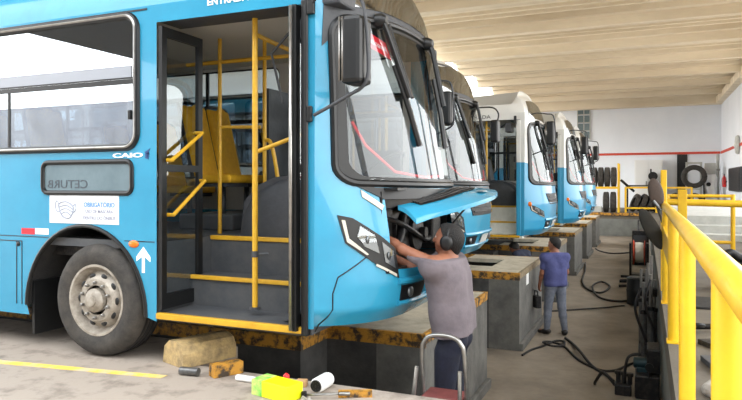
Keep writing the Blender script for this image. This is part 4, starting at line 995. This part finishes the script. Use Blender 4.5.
# ------------------------------------------------------------------ machinery along the pit wall
r = root('hydraulic_pump', (.0, 8.95, g), 'black hydraulic pump with a teal motor at the foot of the railing', 'pump')
part('tank', MB().box((-.12, 8.75, g), (.17, 9.15, g+.30), .02), M['dark'], r)
part('motor', MB().lathe([(.05, -.12), (.07, -.11), (.07, .08), (.05, .1), (.025, .1), (.025, .16)], (-.02, 9.0, g+.40), 'x', 20).box((-.1, 8.92, g+.28), (.06, 9.08, g+.36), .01), M['teal'], r, 'dark teal motor')
part('side_box', MB().box((-.36, 8.8, g), (-.16, 9.05, g+.14), .015), M['dark'], r)
for k in range(3): part('valve', MB().lathe([(.03, 0), (.03, .1), (.045, .1), (.045, .14), (.0, .15)], (-.32+k*.07, 8.95-.03*k, g+.14), 'z', 12), M['dark'], r)
part('top_box', MB().box((.02, 8.85, g+.30), (.18, 9.3, g+.62), .02), M['dark'], r)
part('gauge', MB().lathe([(.05, 0), (.05, .03), (.0, .035)], (.05, 8.72, g+.42), 'y', 16).tube([(.05, 8.75, g+.28), (.05, 8.75, g+.42)], .012, 8), M['black'], r)
part('pipe', MB().tube(spline([(-.36, 8.9, g+.1), (-.5, 8.9, g+.25), (-.6, 9.0, g+.1), (-.62, 9.1, g+.03)], 6), .02, 8).tube(spline([(-.25, 8.85, g+.18), (-.2, 8.8, g+.5), (-.05, 8.85, g+.55)], 6), .018, 8), M['hose'], r)
r = root('hydraulic_column', (.05, 11, g), 'cluster of upright grey hydraulic cylinders behind the teal motor', 'hydraulic column')
for x, y_, h_, rr in ((-.02, 10.9, 1.18, .045), (.08, 10.8, 1.32, .05), (.05, 11.2, 1.45, .05), (.14, 11.1, 1.2, .04), (-.06, 11.6, 1.3, .04), (.1, 11.9, 1.5, .045), (.02, 12.4, 1.2, .045)):
    cy = part('cylinder', MB().tube([(x, y_, g), (x, y_, g+h_*.6)], rr, 14), M['pipe'], r)
    part('piston', MB().tube([(x, y_, g+h_*.6), (x, y_, g+h_)], rr*.55, 10), M['steel'], cy)
    part('cap', MB().lathe([(rr*1.2, 0), (rr*1.2, .05), (rr*.6, .06)], (x, y_, g+h_*.58), 'z', 14), M['dark'], cy)
part('manifold', MB().box((-.08, 10.95, g+.95), (.18, 11.1, g+1.08), .015), M['dark'], r)
part('hose', MB().tube(spline([(-.06, 10.8, g+1.1), (-.14, 10.7, g+.8), (-.02, 10.7, g+.4), (.1, 10.7, g+.1)], 6), .02, 8).tube(spline([(.08, 10.7, g+1.25), (.0, 10.6, g+.9), (.12, 10.6, g+.5), (.16, 10.7, g+.1)], 6), .018, 8), M['hose'], r)
part('base_plate', MB().box((-.1, 10.6, g), (.18, 12.6, g+.06), .01), M['dark'], r)
r = root('drum', (-.12, 15.6, g), 'black round drum on the pit floor below the railing', 'drum')
part('drum_body', MB().lathe([(.22, 0), (.26, .02), (.265, .3), (.275, .33), (.265, .36), (.26, .60), (.22, .62)], (-.12, 15.6, g), 'z', 28), M['black'], r)
part('lid', MB().lathe([(.22, .62), (.22, .63), (.0, .635)], (-.12, 15.6, g), 'z', 28), M['dgrey'], r)
r = root('hose_reel', (-.1, 20, g), 'red hose reel on a black stand by the pit wall', 'hose reel')
part('stand', MB().box((-.42, 20.0, g), (-.36, 20.5, g+1.0)).box((.04, 20.0, g), (.10, 20.5, g+1.0)).box((-.42, 20.0, g), (.1, 20.5, g+.1)), M['dark'], r)
part('drum', MB().lathe([(.36, -.32), (.36, -.29), (.22, -.27), (.22, -.03), (.36, -.01), (.36, .0)], (-.0, 20.25, g+.72), 'x', 28), M['reel'], r, 'red drum')
part('wound_hose', MB().lathe([(.29, -.26), (.30, -.15), (.29, -.04)], (-.0, 20.25, g+.72), 'x', 28), M['amberw'], r, 'pale wound hose')
r = root('transmission_jack', (.0, 18.6, g), 'low black jack with long bars lying just beyond the black drum', 'jack')
part('frame', MB().box((-.35, 18.4, g), (.15, 18.8, g+.2), .02), M['dark'], r)
for k in range(4): part('bar', MB().tube([(-.62, 17.6+k*.5, g+.1+.05*(k % 2)), (.12, 17.7+k*.5, g+.16)], .035, 8), M['dark'], r)
part('wheel', MB().lathe([(.09, -.04), (.09, .04)], (-.3, 18.35, g+.09), 'y', 16), M['rubber'], r)
r = root('pump_unit', (-.05, 23.5, g), 'dark pump unit standing behind the red hose reel', 'pump')
part('cabinet', MB().box((-.4, 23.2, g), (.12, 24.2, g+1.15), .02), M['dark'], r)
part('panel', MB().box((-.36, 23.19, g+.6), (.05, 23.2, g+1.0)), M['dgrey'], r)
part('pipe', MB().tube([(-.2, 23.4, g+1.15), (-.2, 23.4, g+1.5), (.1, 23.3, g+1.5)], .04, 10), M['pipe'], r)
# ------------------------------------------------------------------ right walkway
r = root('vehicle_ramp', (2.4, 24, 0), 'pale grey low platform with steps on the walkway behind the yellow frame', 'ramp')
part('platform', MB().box((1.0, 20.3, 0), (4.1, 30, .62), .01), M['palegrey'], r)
part('step', MB().box((1.0, 19.7, 0), (4.1, 20.3, .38), .01), M['palegrey'], r)
part('step', MB().box((1.0, 19.1, 0), (4.1, 19.7, .18), .01), M['palegrey'], r)
r = root('engine_block', (1.25, 10.4, 0), 'black oily engine parts piled on the walkway at right', 'engine part')
part('block', MB().box((1.05, 10.2, 0), (1.55, 10.8, .35), .04), M['dark'], r)
part('manifold', MB().tube(spline([(1.0, 10.1, .5), (1.1, 10.15, .56), (1.25, 10.2, .48), (1.4, 10.2, .6), (1.5, 10.3, .5)], 6), .06, 10).tube(spline([(1.02, 10.1, .25), (1.12, 10.0, .32), (1.25, 10.1, .3)], 6), .05, 10), M['dark'], r)
part('pulley', MB().lathe([(.13, 0), (.13, .02), (.1, .03), (.1, .06), (.13, .07), (.13, .09)], (1.28, 10.02, .2), 'y', 22), M['black'], r)
part('cylinder_head', MB().box((1.1, 10.25, .35), (1.5, 10.7, .46), .02), M['pipe'], r)
for k, (x, y_, z0) in enumerate(((.52, 5.95, 0), (.60, 6.65, 0))):
    solo('steel_plate', MB().box((x-.04, y_-.22, z0+.002), (x+.22, y_+.25, z0+.05), .006, Matrix.Rotation(.2+k*.35, 3, 'Z')), M['dgrey'] if k == 0 else M['dark'], ['dark grey steel plate lying behind the nearest railing post', 'blackish steel plate lying just beyond the grey plate'][k], 'steel plate')
bg_ = sdf_mb([((.42, 5.15, .05), (.5, 5.35, .06), .05, .045), ((.46, 5.1, .05), (.56, 5.25, .05), .05, .04)], .012, .03, [((0, 0, .002), (0, 0, -1))])
solo('rag', bg_, M['cloth'], 'pale grey bundled rag on the walkway beside the railing post', 'rag')
r = root('drawbar', (.75, 7.5, 0), 'long dark steel bar lying across the walkway', 'bar')
part('bar', MB().tube([(.42, 7.3, .06), (1.3, 7.7, .06)], .03, 8), M['dark'], r)
part('hook', MB().tube(spline([(.42, 7.3, .06), (.4, 7.18, .1), (.48, 7.12, .12), (.54, 7.2, .1)], 5), .022, 8), M['dark'], r)
solo('rubber_mat', MB().box((.45, 8.7, .001), (.85, 9.5, .03), .008), M['rubber'], 'dark rubber mat on the walkway near the engine parts', 'mat')
# ------------------------------------------------------------------ tyres and far wall
def tyre(x, y_, z, ax='x', rad=.52, wd=.28, label='', group=None):
    h = wd/2
    return solo('tyre', MB().lathe([(rad*.58, -h*.7), (rad*.75, -h), (rad*.92, -h*.9), (rad, -h*.65), (rad, h*.65), (rad*.92, h*.9), (rad*.75, h), (rad*.58, h*.7), (rad*.58, -h*.7)], (x, y_, z), ax, 26, False), M['tread'], label, 'tyre', group)
r = root('tyre_rack', (-2.0, 36.9, 0), 'yellow tyre rack at the far end of the pit, tyres on its shelves', 'rack')
for x in (-1.3, -3.6):
    for y_ in (36.45, 37.35): part('post', MB().box((x-.05, y_-.05, 0), (x+.05, y_+.05, 2.62)), M['rail'], r)
for y_ in (36.5, 37.3): part('shelf_beam', MB().box((-3.6, y_-.05, 1.26), (-1.3, y_+.05, 1.38)), M['rail'], r)
for k in range(6):
    tyre(-1.55-k*.33, 36.9, 1.90, 'x', .53, .29, 'black tyre on the upper shelf of the yellow rack', 'tyres on the upper shelf')
for k in range(2): tyre(-1.58-k*.36, 36.9, .55, 'x', .55, .30, 'black tyre on the deck under the yellow rack shelf', 'tyres under the shelf')
solo('crate', MB().box((-2.9, 36.5, .0), (-2.15, 37.2, .3), .02), M['palegrey'], 'low pale crate under the tyre rack shelf', 'crate')
r = root('tyre_stand', (-.2, 36.6, 0), 'long low yellow frame holding leaning tyres beside the rack', 'rack')
for x in (-.95, .55):
    part('post', MB().box((x-.05, 36.55, 0), (x+.05, 36.65, 1.35)), M['rail'], r)
for z in (1.28, .2): part('rail', MB().box((-.95, 36.56, z), (2.2, 36.64, z+.09)), M['rail'], r)
part('post', MB().box((2.15, 36.55, 0), (2.25, 36.65, 1.35)), M['rail'], r)
for k in range(8):
    o = tyre(0, 0, 0, 'x', .5, .26, 'black tyre leaning in the long yellow frame', 'leaning tyres'); o.location = (-.68+k*.36, 37.3, .05); o.rotation_euler = (0, math.radians(22), .25)
r = root('workshop_trolley', (-.6, 38.6, 0), 'dark trolley with a slanting handle against the white wall', 'trolley')
part('handle', MB().tube([(-1.25, 38.4, 1.75), (-.55, 38.5, 1.1)], .07, 8), M['dark'], r)
part('table', MB().box((-1.0, 38.3, 1.38), (.35, 38.9, 1.46)), M['dark'], r)
for x in (-.9, .3): part('leg', MB().box((x-.04, 38.5, 0), (x+.04, 38.6, 2.35 if x > 0 else 1.4)), M['dark'], r)
# workshop corner at the back
struct('door_1', MB().box((1.83, 43.9, 0), (2.4, 43.99, 3.35)), M['black'])
wc = root('locker', (.2, 43.4, 0), 'white metal locker against the back wall', 'locker')
part('cabinet', MB().box((-.6, 43.1, 0), (1.0, 43.9, 3.0), .02), M['white'], wc)
for x in (-.55, .22): 
    d_ = part('door', MB().box((x, 43.07, .1), (x+.72, 43.1, 2.9), .01), M['white'], wc)
    part('handle', MB().box((x+.6, 43.03, 1.4), (x+.64, 43.07, 1.7)), M['dark'], d_)
fa = root('wall_fan', (.62, 42.9, 2.0), 'small round fan on the white locker', 'fan')
part('cage', MB().lathe([(.26, -.06), (.27, 0), (.26, .06), (.0, .08)], (.45, 42.85, 2.0), 'y', 20), M['dark'], fa)
part('bracket', MB().box((.42, 42.85, 1.7), (.48, 43.05, 2.0)), M['palegrey'], fa)
r = root('tyre_changer', (2.55, 41.8, 0), 'pale tyre changing machine with an upright frame near the back wall', 'tyre changer')
for x in (2.25, 3.0): part('column', MB().box((x-.06, 41.7, 0), (x+.06, 41.85, 2.75)), M['palegrey'], r)
part('crossbar', MB().box((2.19, 41.7, 2.68), (3.06, 41.85, 2.8)), M['palegrey'], r)
part('shelf', MB().box((2.25, 41.3, 1.19), (3.0, 41.95, 1.26)), M['palegrey'], r)
o = tyre(2.62, 41.50, 1.95, 'y', .68, .32, 'big black tyre held upright in the pale machine frame')
o = tyre(2.62, 41.42, .5, 'y', .50, .3, 'black tyre at the foot of the pale machine frame')
o = tyre(1.72, 42.3, 1.75, 'y', .5, .25, 'greyish tyre standing left of the pale machine frame')
o.location.z = 0.003
r = root('compressor', (3.5, 42.3, 0), 'white upright compressor in the back corner', 'compressor')
part('tank', MB().lathe([(.0, 0), (.3, .0), (.34, .1), (.34, 1.9), (.25, 2.1), (.0, 2.15)], (3.55, 42.3, .0), 'z', 24), M['white'], r)
part('motor', MB().box((3.2, 42.0, 2.1), (3.8, 42.6, 2.75), .06), M['palegrey'], r)
part('pipe', MB().tube([(3.2, 42.1, .2), (3.15, 42.1, 2.3)], .05, 8), M['dark'], r)
part('gauge', MB().lathe([(.12, 0), (.12, .06), (.0, .07)], (3.4, 41.9, 1.5), 'y', 14), M['dark'], r)
r = root('fire_extinguisher', (4.1, 41.2, 1.3), 'red fire extinguisher on the right wall near the corner', 'fire extinguisher')
part('cylinder', MB().lathe([(.0, 0), (.09, .0), (.1, .04), (.1, .5), (.05, .6), (.03, .66)], (4.13, 41.2, 1.35), 'z', 18), M['redp'], r)
part('valve', MB().box((4.1, 41.17, 2.0), (4.16, 41.23, 2.08)).tube([(4.13, 41.1, 2.0), (4.08, 41.0, 1.8), (4.09, 41.02, 1.5)], .015, 6), M['black'], r, 'black valve and hose')
part('bracket', MB().box((4.2, 41.1, 1.6), (4.258, 41.3, 1.7)), M['dark'], r)
r = root('wall_pipe', (3.9, 40, 0), 'pale upright pipe in the right back corner', 'pipe')
part('pipe', MB().tube([(3.95, 42.8, 0), (3.95, 42.8, 3.3)], .09, 12), M['palegrey'], r)
part('clamp', MB().lathe([(.13, 0), (.13, .12)], (3.95, 42.8, 2.3), 'z', 14), M['steel'], r)
r = root('electrical_panel', (4.2, 36.5, 1.1), 'dark square electrical panel on the right wall', 'electrical panel')
part('box', MB().box((4.12, 34.6, 1.15), (4.255, 39.0, 2.35), 0), M['dgrey'], r)
part('door', MB().box((4.09, 34.7, 1.2), (4.12, 38.9, 2.3), .01), M['dark'], r)
r = root('wall_fan', (4.2, 36.0, 3.6), 'pale round fan on the right wall above the dark panel', 'fan')
part('cage', MB().lathe([(.45, 0), (.47, -.06), (.42, -.14), (.0, -.18)], (4.24, 36.0, 3.45), 'x', 24), M['palegrey'], r)
part('hub', MB().lathe([(.12, -.17), (.1, -.22), (.0, -.23)], (4.24, 36.0, 3.45), 'x', 14), M['white'], r)
